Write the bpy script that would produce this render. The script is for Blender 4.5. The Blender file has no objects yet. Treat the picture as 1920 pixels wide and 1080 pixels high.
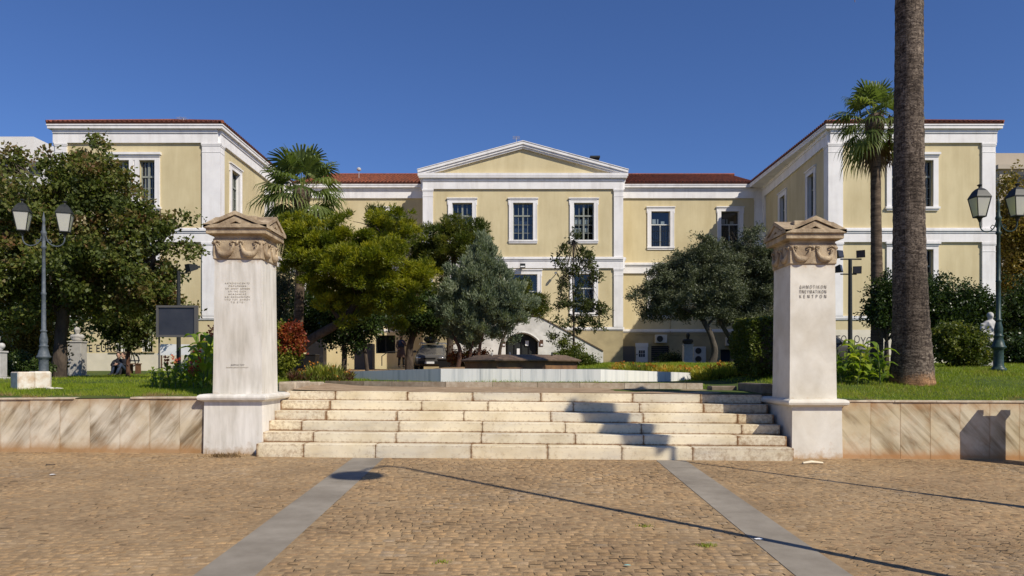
import bpy, bmesh, math, random
import numpy as np
from mathutils import Vector, Matrix, noise
random.seed(7); RNG = np.random.default_rng(11)
SC = bpy.context.scene; COL = SC.collection
R = math.radians
# ---------------------------------------------------------------- camera
EYE = 1.45; F = 1400.0; CX = 960.0; HY = 695.0
cd = bpy.data.cameras.new('camera'); cam = bpy.data.objects.new('camera', cd); COL.objects.link(cam)
cam.location = (0, 0, EYE); cam.rotation_euler = (R(90), 0, 0)
cd.sensor_width = 36; cd.lens = F/1920*36; cd.shift_y = (HY-540)/1920.0
cd.clip_start = .1; cd.clip_end = 3000
SC.camera = cam
# ---------------------------------------------------------------- light
SUN_AZ, SUN_EL = 46.0, 42.0          # azimuth: degrees to the right of straight-behind the camera
SV = Vector((math.sin(R(SUN_AZ))*math.cos(R(SUN_EL)), -math.cos(R(SUN_AZ))*math.cos(R(SUN_EL)), math.sin(R(SUN_EL))))
w = bpy.data.worlds.new('World'); SC.world = w; w.use_nodes = True
nt = w.node_tree; bg = nt.nodes['Background']
sky = nt.nodes.new('ShaderNodeTexSky'); sky.sky_type = 'NISHITA'; sky.sun_disc = False
sky.sun_elevation = R(SUN_EL); sky.sun_rotation = math.atan2(SV.x, SV.y)
sky.air_density = 1.0; sky.dust_density = 0.25; sky.ozone_density = 5.0; sky.altitude = 300
skm = nt.nodes.new('ShaderNodeMix'); skm.data_type = 'RGBA'; skm.blend_type = 'MULTIPLY'; skm.inputs[0].default_value = 1; skm.inputs[7].default_value = (.74,.90,1.26,1)
nt.links.new(sky.outputs[0], skm.inputs[6]); nt.links.new(skm.outputs[2], bg.inputs[0]); bg.inputs[1].default_value = 0.082
sl = bpy.data.lights.new('sun', 'SUN'); so = bpy.data.objects.new('sun', sl); COL.objects.link(so)
sl.energy = 5.0; sl.angle = R(0.5); sl.color = (1.0, .925, .79)
so.rotation_euler = SV.to_track_quat('Z', 'Y').to_euler(); so.location = (20, -20, 30)
SC.view_settings.view_transform = 'Standard'; SC.view_settings.look = 'None'
SC.view_settings.exposure = 0.0; SC.view_settings.gamma = 1.0
# ---------------------------------------------------------------- materials
def mat(name, col, rough=.7, col2=None, scale=6, detail=5, bump=0, bscale=40, metal=0, stretch=(1,1,1), tint=None, spec=.3,
        stain=None, rot=(0,0,0), ramp=(.35,.65), coords='Object', dist=0.0):
    m = bpy.data.materials.new(name); m.use_nodes = True; n = m.node_tree.nodes; L = m.node_tree.links
    b = n['Principled BSDF']; b.inputs['Roughness'].default_value = rough; b.inputs['Metallic'].default_value = metal
    b.inputs['Specular IOR Level'].default_value = spec
    b.inputs['Base Color'].default_value = (*col, 1)
    out = None
    tc = n.new('ShaderNodeTexCoord'); mp = n.new('ShaderNodeMapping'); mp.inputs['Scale'].default_value = stretch
    mp.inputs['Rotation'].default_value = rot
    L.new(tc.outputs[coords], mp.inputs[0])
    if col2:
        nz = n.new('ShaderNodeTexNoise'); nz.inputs['Scale'].default_value = scale; nz.inputs['Detail'].default_value = detail
        nz.inputs['Distortion'].default_value = dist; nz.inputs['Roughness'].default_value = .6
        L.new(mp.outputs[0], nz.inputs['Vector'])
        rp = n.new('ShaderNodeValToRGB'); rp.color_ramp.elements[0].position = ramp[0]; rp.color_ramp.elements[1].position = ramp[1]
        rp.color_ramp.elements[0].color = (*col, 1); rp.color_ramp.elements[1].color = (*col2, 1)
        L.new(nz.outputs[0], rp.inputs[0]); out = rp.outputs[0]
    if tint:            # list of colours picked by the vertex attribute 'tint'
        at = n.new('ShaderNodeAttribute'); at.attribute_name = 'tint'
        rp = n.new('ShaderNodeValToRGB'); e = rp.color_ramp.elements
        for i, c in enumerate(tint):
            p = i/max(1, len(tint)-1)
            el = e[0] if i == 0 else (e[1] if i == 1 else e.new(p)); el.position = p; el.color = (*c, 1)
        L.new(at.outputs['Fac'], rp.inputs[0])
        if out:
            mx = n.new('ShaderNodeMix'); mx.data_type = 'RGBA'; mx.blend_type = 'MULTIPLY'; mx.inputs[0].default_value = 1
            L.new(rp.outputs[0], mx.inputs[6]); L.new(out, mx.inputs[7]); out = mx.outputs[2]
        else: out = rp.outputs[0]
    if stain:           # (colour, noise scale) mixed in where the vertex attribute 'stain' and a noise are high
        at = n.new('ShaderNodeAttribute'); at.attribute_name = 'stain'
        nz = n.new('ShaderNodeTexNoise'); nz.inputs['Scale'].default_value = stain[1]; nz.inputs['Detail'].default_value = 8
        nz.inputs['Roughness'].default_value = .7; L.new(tc.outputs[coords], nz.inputs['Vector'])
        ad = n.new('ShaderNodeMath'); ad.operation = 'MULTIPLY_ADD'; ad.inputs[1].default_value = 1.5; ad.inputs[2].default_value = -.75
        L.new(nz.outputs[0], ad.inputs[0])
        a2 = n.new('ShaderNodeMath'); a2.operation = 'ADD'; L.new(ad.outputs[0], a2.inputs[0]); L.new(at.outputs['Fac'], a2.inputs[1])
        mr = n.new('ShaderNodeMapRange'); mr.inputs[1].default_value = .22; mr.inputs[2].default_value = .80; mr.inputs[4].default_value = .95
        L.new(a2.outputs[0], mr.inputs[0])
        mx = n.new('ShaderNodeMix'); mx.data_type = 'RGBA'
        L.new(mr.outputs[0], mx.inputs[0])
        if out: L.new(out, mx.inputs[6])
        else: mx.inputs[6].default_value = (*col, 1)
        mx.inputs[7].default_value = (*stain[0], 1); out = mx.outputs[2]
    if out: L.new(out, b.inputs['Base Color'])
    if bump:
        nb = n.new('ShaderNodeTexNoise'); nb.inputs['Scale'].default_value = bscale; nb.inputs['Detail'].default_value = 6
        L.new(mp.outputs[0], nb.inputs['Vector'])
        bp = n.new('ShaderNodeBump'); bp.inputs['Strength'].default_value = bump; bp.inputs['Distance'].default_value = .02
        L.new(nb.outputs[0], bp.inputs['Height']); L.new(bp.outputs[0], b.inputs['Normal'])
    return m
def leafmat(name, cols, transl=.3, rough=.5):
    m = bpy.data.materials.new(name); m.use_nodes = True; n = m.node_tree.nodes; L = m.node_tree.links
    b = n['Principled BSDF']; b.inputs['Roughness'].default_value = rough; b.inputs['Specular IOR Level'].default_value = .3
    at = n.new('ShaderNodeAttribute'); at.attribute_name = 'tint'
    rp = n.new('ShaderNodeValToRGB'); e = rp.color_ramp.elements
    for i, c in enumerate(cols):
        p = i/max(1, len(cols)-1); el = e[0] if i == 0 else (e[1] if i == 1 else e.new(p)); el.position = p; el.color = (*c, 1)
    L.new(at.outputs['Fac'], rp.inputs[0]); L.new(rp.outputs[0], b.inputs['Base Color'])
    t = n.new('ShaderNodeBsdfTranslucent'); g = n.new('ShaderNodeMix'); g.data_type = 'RGBA'; g.blend_type = 'MULTIPLY'; g.inputs[0].default_value = 1
    L.new(rp.outputs[0], g.inputs[6]); g.inputs[7].default_value = (1.5, 1.6, .7, 1); L.new(g.outputs[2], t.inputs[0])
    mx = n.new('ShaderNodeMixShader'); mx.inputs[0].default_value = transl
    L.new(b.outputs[0], mx.inputs[1]); L.new(t.outputs[0], mx.inputs[2]); L.new(mx.outputs[0], n['Material Output'].inputs[0])
    return m
def glassmat(name, tintc, fac=.25):
    m = bpy.data.materials.new(name); m.use_nodes = True; n = m.node_tree.nodes; L = m.node_tree.links
    n.remove(n['Principled BSDF'])
    t = n.new('ShaderNodeBsdfTransparent'); t.inputs[0].default_value = (*tintc, 1)
    g = n.new('ShaderNodeBsdfGlossy'); g.inputs['Roughness'].default_value = .04
    fr = n.new('ShaderNodeFresnel'); fr.inputs[0].default_value = 1.5
    ad = n.new('ShaderNodeMath'); ad.operation = 'ADD'; ad.inputs[1].default_value = fac; L.new(fr.outputs[0], ad.inputs[0])
    mx = n.new('ShaderNodeMixShader'); L.new(ad.outputs[0], mx.inputs[0]); L.new(t.outputs[0], mx.inputs[1]); L.new(g.outputs[0], mx.inputs[2])
    L.new(mx.outputs[0], n['Material Output'].inputs[0]); return m
def veinmat(name, base, dark, ang, stain):
    """grey marble slabs with long diagonal veins, rust coming up from the foot"""
    m = bpy.data.materials.new(name); m.use_nodes = True; n = m.node_tree.nodes; L = m.node_tree.links
    b = n['Principled BSDF']; b.inputs['Roughness'].default_value = .45; b.inputs['Specular IOR Level'].default_value = .35
    tc = n.new('ShaderNodeTexCoord'); at = n.new('ShaderNodeAttribute'); at.attribute_name = 'tint'
    cb = n.new('ShaderNodeCombineXYZ'); ml = n.new('ShaderNodeMath'); ml.operation = 'MULTIPLY'; ml.inputs[1].default_value = 37
    L.new(at.outputs['Fac'], ml.inputs[0]); L.new(ml.outputs[0], cb.inputs[0]); L.new(ml.outputs[0], cb.inputs[2])
    va = n.new('ShaderNodeVectorMath'); L.new(tc.outputs['Object'], va.inputs[0]); L.new(cb.outputs[0], va.inputs[1])
    m1 = n.new('ShaderNodeMapping'); m1.inputs['Rotation'].default_value = (0, R(ang), 0); L.new(va.outputs[0], m1.inputs[0])
    m2 = n.new('ShaderNodeMapping'); m2.inputs['Scale'].default_value = (.42, 1, 3.6); L.new(m1.outputs[0], m2.inputs[0])
    nz = n.new('ShaderNodeTexNoise'); nz.inputs['Scale'].default_value = 1.7; nz.inputs['Detail'].default_value = 8; nz.inputs['Roughness'].default_value = .62
    nz.inputs['Distortion'].default_value = .7
    L.new(m2.outputs[0], nz.inputs['Vector'])
    rp = n.new('ShaderNodeValToRGB'); e = rp.color_ramp.elements
    e[0].position = .33; e[0].color = (*dark, 1); e[1].position = .64; e[1].color = (*base, 1)
    k = e.new(.45); k.color = (*[(a*.45+c*.55) for a, c in zip(dark, base)], 1)
    k = e.new(.56); k.color = (*[c*.93 for c in base], 1)
    L.new(nz.outputs[0], rp.inputs[0])
    nm = n.new('ShaderNodeTexNoise'); nm.inputs['Scale'].default_value = 1.5; nm.inputs['Detail'].default_value = 2; L.new(va.outputs[0], nm.inputs['Vector'])
    am = n.new('ShaderNodeMath'); am.operation = 'MULTIPLY_ADD'; am.inputs[1].default_value = .55; am.inputs[2].default_value = -.26; L.new(nm.outputs[0], am.inputs[0])
    as_ = n.new('ShaderNodeMath'); as_.operation = 'ADD'; L.new(nz.outputs[0], as_.inputs[0]); L.new(am.outputs[0], as_.inputs[1]); L.new(as_.outputs[0], rp.inputs[0])
    st = n.new('ShaderNodeAttribute'); st.attribute_name = 'stain'
    n2 = n.new('ShaderNodeTexNoise'); n2.inputs['Scale'].default_value = 4; n2.inputs['Detail'].default_value = 9; n2.inputs['Roughness'].default_value = .72
    L.new(m1.outputs[0], n2.inputs['Vector'])
    a2 = n.new('ShaderNodeMath'); a2.operation = 'ADD'; L.new(n2.outputs[0], a2.inputs[0]); L.new(st.outputs['Fac'], a2.inputs[1])
    mr = n.new('ShaderNodeMapRange'); mr.inputs[1].default_value = .55; mr.inputs[2].default_value = 1.12; mr.inputs[4].default_value = .85
    L.new(a2.outputs[0], mr.inputs[0])
    mx = n.new('ShaderNodeMix'); mx.data_type = 'RGBA'; L.new(mr.outputs[0], mx.inputs[0]); L.new(rp.outputs[0], mx.inputs[6]); mx.inputs[7].default_value = (*stain, 1)
    L.new(mx.outputs[2], b.inputs['Base Color']); return m
M = {}
M['ochre'] = mat('ochre_plaster', (.53,.445,.265), .85, (.62,.53,.325), .9, 9, bump=.12, bscale=60, ramp=(.25,.6), stretch=(1,1,.35))
M['ochre_dark'] = mat('ochre_plinth_plaster', (.33,.27,.155), .9, (.42,.345,.2), 1.4, 6, bump=.12, bscale=60)
M['patch'] = mat('overpainted_plaster', (.60,.55,.44), .85, (.68,.62,.50), 2, 5)
M['white'] = mat('white_plaster', (.72,.70,.69), .75, (.80,.78,.765), 1.6, 7, bump=.05, bscale=50, ramp=(.3,.6))
M['stairwhite'] = mat('stair_limewash', (.50,.485,.45), .85, (.72,.70,.66), 1.3, 9, ramp=(.35,.6), bump=.1)
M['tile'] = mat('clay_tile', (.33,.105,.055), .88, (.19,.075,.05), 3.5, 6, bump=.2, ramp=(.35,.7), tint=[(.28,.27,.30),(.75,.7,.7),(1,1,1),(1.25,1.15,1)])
M['frame'] = mat('old_sash_paint', (.27,.285,.25), .6, (.20,.215,.19), 12)
M['whitesash'] = mat('white_sash_paint', (.62,.62,.58), .6)
M['room'] = mat('dark_room', (.035,.04,.05), .9)
M['curtain'] = mat('pale_blind', (.60,.60,.56), .9)
M['iron'] = mat('black_iron', (.018,.02,.02), .5, (.03,.032,.03), 20)
M['lampgrey'] = mat('grey_lamp_paint', (.075,.09,.105), .55, (.14,.155,.17), 14, 6, ramp=(.45,.75))
M['lampdark'] = mat('dark_green_lamp_paint', (.022,.045,.04), .45, (.07,.11,.10), 14, 6, ramp=(.5,.8))
M['glass'] = glassmat('window_glass', (.62,.68,.72), .05)
M['lampglass'] = leafmat('milky_lantern_glass', [(.62,.61,.58),(.68,.67,.64)], .35, .12)
M['opal'] = mat('frosted_lamp_glass', (.50,.47,.42), .5, (.56,.54,.50), 8)
M['shaft'] = mat('white_marble', (.56,.53,.47), .55, (.74,.705,.645), 3.0, 10, bump=.08, bscale=90, stretch=(3.2,3.2,.45), ramp=(.3,.62), dist=.3,
                 stain=((.34,.21,.09), 7))
M['shaft2'] = mat('cream_marble', (.60,.56,.48), .55, (.74,.70,.615), 2.2, 9, bump=.06, bscale=90, stretch=(1,1,.7), rot=(0,R(40),0), ramp=(.32,.6), dist=.6,
                 stain=((.42,.24,.09), 7))
M['cap'] = mat('weathered_sandy_marble', (.50,.395,.26), .8, (.19,.13,.08), 4.5, 10, bump=.45, bscale=40, ramp=(.38,.72), dist=.4)
M['recess'] = mat('dark_stone', (.10,.075,.055), .9, (.17,.12,.08), 9, 6)  # one dark brown tone for tympana, wall cores, roof decks and stair coping
M['step'] = mat('stained_step_marble', (.73,.655,.50), .6, (.58,.53,.44), 2.2, 9, bump=.12, bscale=60, stretch=(.5,1,2.5), ramp=(.45,.75), dist=.3,
                tint=[(.86,.86,.86),(1,.97,.91),(1.04,1.02,.98)], stain=((.21,.105,.04), 16))
M['vein_left'] = veinmat('veined_marble_left', (.65,.575,.45), (.215,.165,.105), 52, (.38,.21,.085))
M['vein_right'] = veinmat('veined_marble_right', (.60,.52,.37), (.21,.155,.085), -46, (.42,.21,.08))
M['coping'] = mat('thin_marble_coping', (.66,.57,.44), .6, (.42,.32,.22), 6, 7)
M['sett'] = mat('sandstone_sett', (.70,.68,.65), .9, (1.24,1.19,1.14), 13, 12, bump=.6, bscale=90,
                tint=[(.22,.155,.09),(.30,.20,.11),(.345,.245,.14),(.355,.24,.125),(.375,.27,.155),(.335,.26,.175),(.41,.315,.195)])
M['openjoint'] = mat('dark_open_joint', (.055,.04,.025), .95, (.10,.075,.04), 9)
M['joint'] = mat('sandy_joint', (.24,.165,.09), .95, (.35,.25,.14), 11, 10, bump=.3, bscale=80)
M['strip'] = mat('grey_granite_band', (.235,.205,.165), .9, (.315,.28,.23), 3, 10, bump=.15, bscale=120, ramp=(.3,.7), spec=.1)
M['dirt'] = mat('sandy_dirt', (.34,.22,.12), .95, (.22,.14,.075), 2.5, 9, bump=.4, bscale=50)
M['terrace'] = mat('worn_terrace_paving', (.40,.29,.185), .9, (.27,.185,.11), 3.5, 9, bump=.35, bscale=60)
M['lawn'] = mat('lawn_soil_and_grass', (.085,.125,.018), .95, (.055,.09,.014), .8, 9, bump=.6, bscale=60)
M['blade'] = leafmat('grass_blades', [(.07,.11,.008),(.16,.23,.012),(.25,.31,.018),(.27,.29,.035),(.30,.20,.09)], .35)
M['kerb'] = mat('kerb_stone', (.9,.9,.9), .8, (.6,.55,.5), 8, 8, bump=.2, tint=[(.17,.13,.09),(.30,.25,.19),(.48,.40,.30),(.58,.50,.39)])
M['pool'] = mat('banded_white_marble', (.70,.69,.67), .5, (.50,.51,.51), 1.6, 7, stretch=(4.5,4.5,.25), ramp=(.5,.68), tint=[(.95,.95,.93),(1,1,.98),(1.04,1.03,.97)])
M['poolbase'] = mat('mossy_footing', (.10,.085,.04), .95, (.22,.19,.13), 9, 7, bump=.3)
M['basin'] = mat('brown_stone_basin', (.19,.13,.085), .6, (.11,.075,.05), 5, 8, bump=.2)
M['basinside'] = mat('rusty_stone_panel', (.24,.13,.055), .7, (.14,.075,.04), 4, 8, bump=.2)
M['bark'] = mat('grey_bark', (.10,.075,.055), .95, (.04,.03,.024), 7, 8, bump=.9, bscale=26, stretch=(1,1,.35))
M['oliv_bark'] = mat('olive_bark', (.10,.085,.065), .95, (.045,.038,.03), 8, 8, bump=.9, bscale=24, stretch=(1,1,.4))
M['redbark'] = mat('red_bark', (.15,.075,.045), .95, (.07,.04,.03), 8, 8, bump=.8, bscale=30, stretch=(1,1,.35))
M['palmfine'] = mat('ringed_palm_bark', (.17,.125,.085), .95, (.085,.06,.042), 5, 9, bump=.9, bscale=22, stretch=(1,1,3.5), ramp=(.3,.62))
M['palmbark'] = mat('fissured_palm_bark', (.20,.165,.13), .95, (.045,.034,.027), 5, 12, bump=1.0, bscale=16, stretch=(2.0,2.0,3.6), ramp=(.36,.60), dist=1.6,
                    stain=((.30,.17,.085), 22))
M['bronze'] = mat('dark_bronze', (.035,.03,.022), .5, (.06,.05,.035), 12)
M['statue'] = mat('statue_marble', (.42,.405,.38), .6, (.52,.50,.475), 6)
M['statue_grey'] = mat('shaded_grey_marble', (.36,.34,.31), .7, (.44,.42,.38), 6)
M['board'] = mat('dark_display_panel', (.03,.033,.045), .25, (.045,.048,.06), 2)
M['boardframe'] = mat('grey_metal_frame', (.10,.095,.09), .5)
M['signwhite'] = mat('white_sign', (.80,.80,.80), .5, (.85,.85,.85), 3)
M['rust'] = mat('rusty_post', (.10,.05,.03), .8)
M['ac'] = mat('air_conditioner_casing', (.52,.50,.45), .5, (.58,.56,.5), 5)
M['doorwhite'] = mat('white_door_paint', (.62,.63,.64), .5)
M['binGreen'] = mat('dark_green_plastic', (.012,.035,.025), .5)
M['blackplastic'] = mat('black_plastic', (.012,.012,.013), .45)
M['wood'] = mat('bench_wood', (.16,.08,.04), .7, (.10,.05,.03), 8)
M['text'] = mat('carved_letter_paint', (.13,.11,.09), .8)
M['faint'] = mat('faded_letter_paint', (.47,.425,.33), .8)
M['graf'] = mat('black_spray_paint', (.03,.03,.035), .7)
M['car'] = mat('dark_grey_car_paint', (.085,.08,.075), .25, spec=.6)
M['rubber'] = mat('tyre_rubber', (.02,.02,.02), .8)
M['chrome'] = mat('headlamp', (.6,.6,.6), .12, metal=.8)
M['plate'] = mat('number_plate', (.7,.7,.7), .5)
M['farwhite'] = mat('far_white_facade', (.62,.60,.57), .9, (.68,.66,.63), .4)
M['farbeige'] = mat('far_beige_facade', (.42,.36,.28), .9, (.47,.41,.32), .4)
M['cloth_dark'] = mat('dark_cloth', (.02,.02,.025), .9)
M['cloth_blue'] = mat('blue_denim', (.035,.05,.085), .9)
M['cloth_brown'] = mat('brown_coat', (.13,.085,.07), .9)
M['skin'] = mat('skin', (.45,.27,.19), .6)
M['hair'] = mat('dark_hair', (.03,.018,.012), .7)
# leaves
M['l_mulb'] = leafmat('mulberry_leaves', [(.035,.05,.012),(.075,.10,.022),(.14,.165,.035),(.17,.13,.045),(.16,.07,.035)], .35)
M['l_pine'] = leafmat('pine_needles', [(.06,.085,.008),(.14,.165,.012),(.25,.25,.015),(.38,.34,.02)], .4)
M['l_pine_dark'] = leafmat('dark_pine_needles', [(.025,.045,.008),(.06,.085,.012),(.11,.125,.018),(.18,.17,.02)], .3)
M['l_jun'] = leafmat('grey_juniper', [(.07,.10,.065),(.135,.17,.105),(.21,.245,.155),(.29,.31,.20)], .25)
M['l_oliv'] = leafmat('olive_leaves', [(.035,.045,.022),(.07,.085,.045),(.12,.135,.075),(.18,.19,.12)], .2)
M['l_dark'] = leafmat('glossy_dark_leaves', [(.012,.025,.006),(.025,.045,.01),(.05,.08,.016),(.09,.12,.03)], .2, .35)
M['l_young'] = leafmat('young_tree_leaves', [(.03,.04,.012),(.06,.075,.02),(.10,.11,.03)], .25)
M['l_red'] = leafmat('red_hedge_leaves', [(.10,.02,.01),(.22,.04,.015),(.30,.07,.02),(.16,.13,.02)], .35)
M['l_yel'] = leafmat('yellow_green_leaves', [(.07,.09,.012),(.16,.18,.02),(.28,.28,.035)], .35)
M['l_hedge'] = leafmat('clipped_hedge_leaves', [(.035,.055,.008),(.09,.115,.018),(.22,.21,.03)], .3)
M['l_autumn'] = leafmat('yellow_brown_leaves', [(.07,.07,.012),(.16,.13,.025),(.26,.19,.04),(.20,.10,.03)], .3)
M['l_palm'] = leafmat('palm_leaf', [(.06,.085,.025),(.13,.175,.05),(.21,.25,.08),(.36,.31,.08)], .35)
M['l_dead'] = leafmat('dead_palm_leaf', [(.09,.055,.03),(.17,.105,.05),(.28,.19,.09)], .25)
M['l_canna'] = leafmat('canna_leaves', [(.07,.12,.015),(.15,.23,.025),(.26,.33,.035),(.42,.42,.06)], .4, .35)
M['fl_red'] = leafmat('red_flowers', [(.25,.03,.02),(.45,.10,.05),(.5,.25,.05)], .3)
M['fl_bed'] = leafmat('bed_leaves', [(.09,.03,.018),(.10,.12,.02),(.22,.24,.03),(.40,.37,.05),(.5,.18,.03)], .4)
def blotch(m, scale, lo, hi, stretch=(1,1,1), detail=4, ramp=(.35,.65)):
    """broad weathering patches multiplied into the colour"""
    n = m.node_tree.nodes; L = m.node_tree.links; b = n['Principled BSDF'].inputs['Base Color']; src = b.links[0].from_socket
    tc = n.new('ShaderNodeTexCoord'); mp = n.new('ShaderNodeMapping'); mp.inputs['Scale'].default_value = stretch; L.new(tc.outputs['Object'], mp.inputs[0])
    nz = n.new('ShaderNodeTexNoise'); nz.inputs['Scale'].default_value = scale; nz.inputs['Detail'].default_value = detail; nz.inputs['Roughness'].default_value = .6; L.new(mp.outputs[0], nz.inputs['Vector'])
    rp = n.new('ShaderNodeValToRGB'); e = rp.color_ramp.elements; e[0].position, e[1].position = ramp; e[0].color = (*lo, 1); e[1].color = (*hi, 1); L.new(nz.outputs[0], rp.inputs[0])
    mx = n.new('ShaderNodeMix'); mx.data_type = 'RGBA'; mx.blend_type = 'MULTIPLY'; mx.inputs[0].default_value = 1
    L.new(src, mx.inputs[6]); L.new(rp.outputs[0], mx.inputs[7]); L.new(mx.outputs[2], b)
for k_ in ('sett', 'joint'): blotch(M[k_], .55, (.88,.87,.87), (1.16,1.15,1.14), detail=6); blotch(M[k_], 2.6, (.88,.86,.84), (1.06,1.05,1.04), detail=8)
blotch(M['strip'], .9, (.80,.79,.78), (1.08,1.08,1.08), detail=7)
blotch(M['ochre'], .5, (.90,.88,.84), (1.03,1.03,1.03), (1,1,.8), 8, (.3,.6)); blotch(M['ochre'], 3.2, (.95,.94,.92), (1.01,1.01,1.01), (1,1,.08), 3, (.35,.55))
blotch(M['white'], 2.6, (.88,.87,.86), (1.02,1.02,1.02), (1,1,.10), 5, (.32,.52))
blotch(M['palmbark'], 1.6, (.55,.52,.50), (1.25,1.22,1.2), (1,1,.45), 5, (.38,.62)); blotch(M['palmbark'], 7, (.55,.52,.5), (1.1,1.1,1.1), (3.5,3.5,.5), 3, (.36,.48)); blotch(M['palmbark'], 5, (.62,.6,.58), (1.05,1.05,1.05), (.5,.5,5), 3, (.40,.50))
blotch(M['palmfine'], 3, (.6,.58,.56), (1.15,1.15,1.15), (.6,.6,3), 4, (.4,.6))
blotch(M['lawn'], .7, (.8,.8,.8), (1.6,1.1,1.2), detail=6, ramp=(.5,.7))
blotch(M['step'], 1.2, (.84,.80,.72), (1.04,1.04,1.04), detail=8, ramp=(.35,.55))
blotch(M['shaft'], 1.3, (.84,.82,.78), (1.05,1.05,1.05), (1,1,.5), 7, (.35,.6)); blotch(M['shaft2'], 1.3, (.90,.87,.82), (1.04,1.04,1.04), (1,1,1), 8, (.35,.6))
for k_ in ('vein_left', 'vein_right'): blotch(M[k_], 1.1, (.86,.80,.68), (1.05,1.05,1.05), detail=7, ramp=(.35,.58))
# ---------------------------------------------------------------- helpers
ORIG = {}
def wp(px, py, Y): return Vector(((px-CX)*Y/F, Y, EYE+(HY-py)*Y/F))
def tag(o, label=None, cat=None, group=None, kind=None):
    if label: o['label'] = label
    if cat: o['category'] = cat
    if group: o['group'] = group
    if kind: o['kind'] = kind
    return o
def empty(name, loc, label, cat, group=None, rz=0, local=False):
    o = bpy.data.objects.new(name, None); COL.objects.link(o); o.location = loc; o.rotation_euler.z = rz
    o.empty_display_size = .2
    ORIG[o.name] = Vector((0,0,0)) if local else Vector(loc)
    return tag(o, label, cat, group)
def link(name, me, m, parent=None):
    me.materials.append(m)
    o = bpy.data.objects.new(name, me); COL.objects.link(o)
    if parent is not None:
        og = ORIG.get(parent.name, Vector((0,0,0))); ORIG[o.name] = og
        if og.length > 0: me.transform(Matrix.Translation(-og))
        o.parent = parent
    else: ORIG[o.name] = Vector((0,0,0))
    return o
class MB:
    def __init__(s): s.v = []; s.f = []; s.t = []; s.st = []
    def add(s, vs, fs, tint=.5, stain=0):
        b = len(s.v); s.v += [tuple(v) for v in vs]; s.f += [tuple(b+i for i in f) for f in fs]
        s.t += [tint]*len(vs) if not isinstance(tint, list) else tint
        s.st += [stain]*len(vs) if not isinstance(stain, list) else stain
    def box(s, x0, x1, y0, y1, z0, z1, rz=0, bev=0, tint=.5, stain=0, piv=None):
        vs = [(x, y, z) for z in (z0, z1) for y in (y0, y1) for x in (x0, x1)]
        fs = [(0,2,3,1),(4,5,7,6),(0,1,5,4),(2,6,7,3),(0,4,6,2),(1,3,7,5)]
        if bev:
            b = min(bev, (x1-x0)*.45, (y1-y0)*.45, (z1-z0)*.45); vs = []; 
            for z, k in ((z0,b),(z0+b,0),(z1-b,0),(z1,b)):
                X0, X1, Y0, Y1 = x0+k, x1-k, y0+k, y1-k; c = b if k == 0 else b*.0
                if k == 0: vs += [(X0+c,Y0,z),(X1-c,Y0,z),(X1,Y0+c,z),(X1,Y1-c,z),(X1-c,Y1,z),(X0+c,Y1,z),(X0,Y1-c,z),(X0,Y0+c,z)]
                else: vs += [(X0,Y0,z),(X1,Y0,z),(X1,Y0,z),(X1,Y1,z),(X1,Y1,z),(X0,Y1,z),(X0,Y1,z),(X0,Y0,z)]
            fs = [tuple(reversed(range(8))), tuple(range(24,32))]
            for r in range(3):
                for i in range(8): j = (i+1)%8; fs.append((r*8+i, r*8+j, r*8+8+j, r*8+8+i))
        if rz:
            cx, cy = piv if piv else ((x0+x1)/2, (y0+y1)/2); c, sn = math.cos(rz), math.sin(rz)
            vs = [(cx+(x-cx)*c-(y-cy)*sn, cy+(x-cx)*sn+(y-cy)*c, z) for x, y, z in vs]
        s.add(vs, fs, tint, stain)
    def prism(s, poly, axis, a0, a1, tint=.5, stain=0):
        """poly: 2-D outline; axis 'y' -> outline in XZ; 'x' -> outline in YZ; 'z' -> XY"""
        n = len(poly)
        def P(p, a):
            return (p[0], a, p[1]) if axis == 'y' else ((a, p[0], p[1]) if axis == 'x' else (p[0], p[1], a))
        vs = [P(p, a0) for p in poly]+[P(p, a1) for p in poly]
        fs = [tuple(range(n)), tuple(reversed(range(n, 2*n)))]+[(i, i+n, (i+1)%n+n, (i+1)%n) for i in range(n)]
        s.add(vs, fs, tint, stain)
    def tube(s, pts, rad, n=10, cap=True, tint=.5, stain=0, wob=0, flat=1):
        pts = [Vector(p) for p in pts]; N = len(pts)
        if not isinstance(rad, (list, tuple)): rad = [rad]*N
        vs = []; prev = None
        for i, p in enumerate(pts):
            d = (pts[min(i+1, N-1)]-pts[max(i-1, 0)]).normalized()
            if prev is None: prev = Vector((0,1,0)) if abs(d.y) < .9 else Vector((1,0,0))
            a = (prev-d*prev.dot(d))
            if a.length < 1e-5: a = d.orthogonal()
            a.normalize(); b = d.cross(a); prev = a
            for k in range(n):
                t = 2*math.pi*k/n; r = rad[i]*(1+(wob*(noise.noise(Vector((math.cos(t)*1.3, math.sin(t)*1.3, p.z*1.2+i*.13)))) if wob else 0))
                vs.append(p+a*math.cos(t)*r+b*math.sin(t)*r*flat)
        fs = [(i*n+k, i*n+(k+1)%n, (i+1)*n+(k+1)%n, (i+1)*n+k) for i in range(N-1) for k in range(n)]
        if cap: fs += [tuple(reversed(range(n))), tuple(range((N-1)*n, N*n))]
        s.add(vs, fs, tint, stain)
    def lathe(s, prof, c=(0,0,0), n=16, tint=.5):
        s.tube_z([(c[0], c[1], c[2]+z) for r, z in prof], [max(r, .001) for r, z in prof], n, tint)
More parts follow.
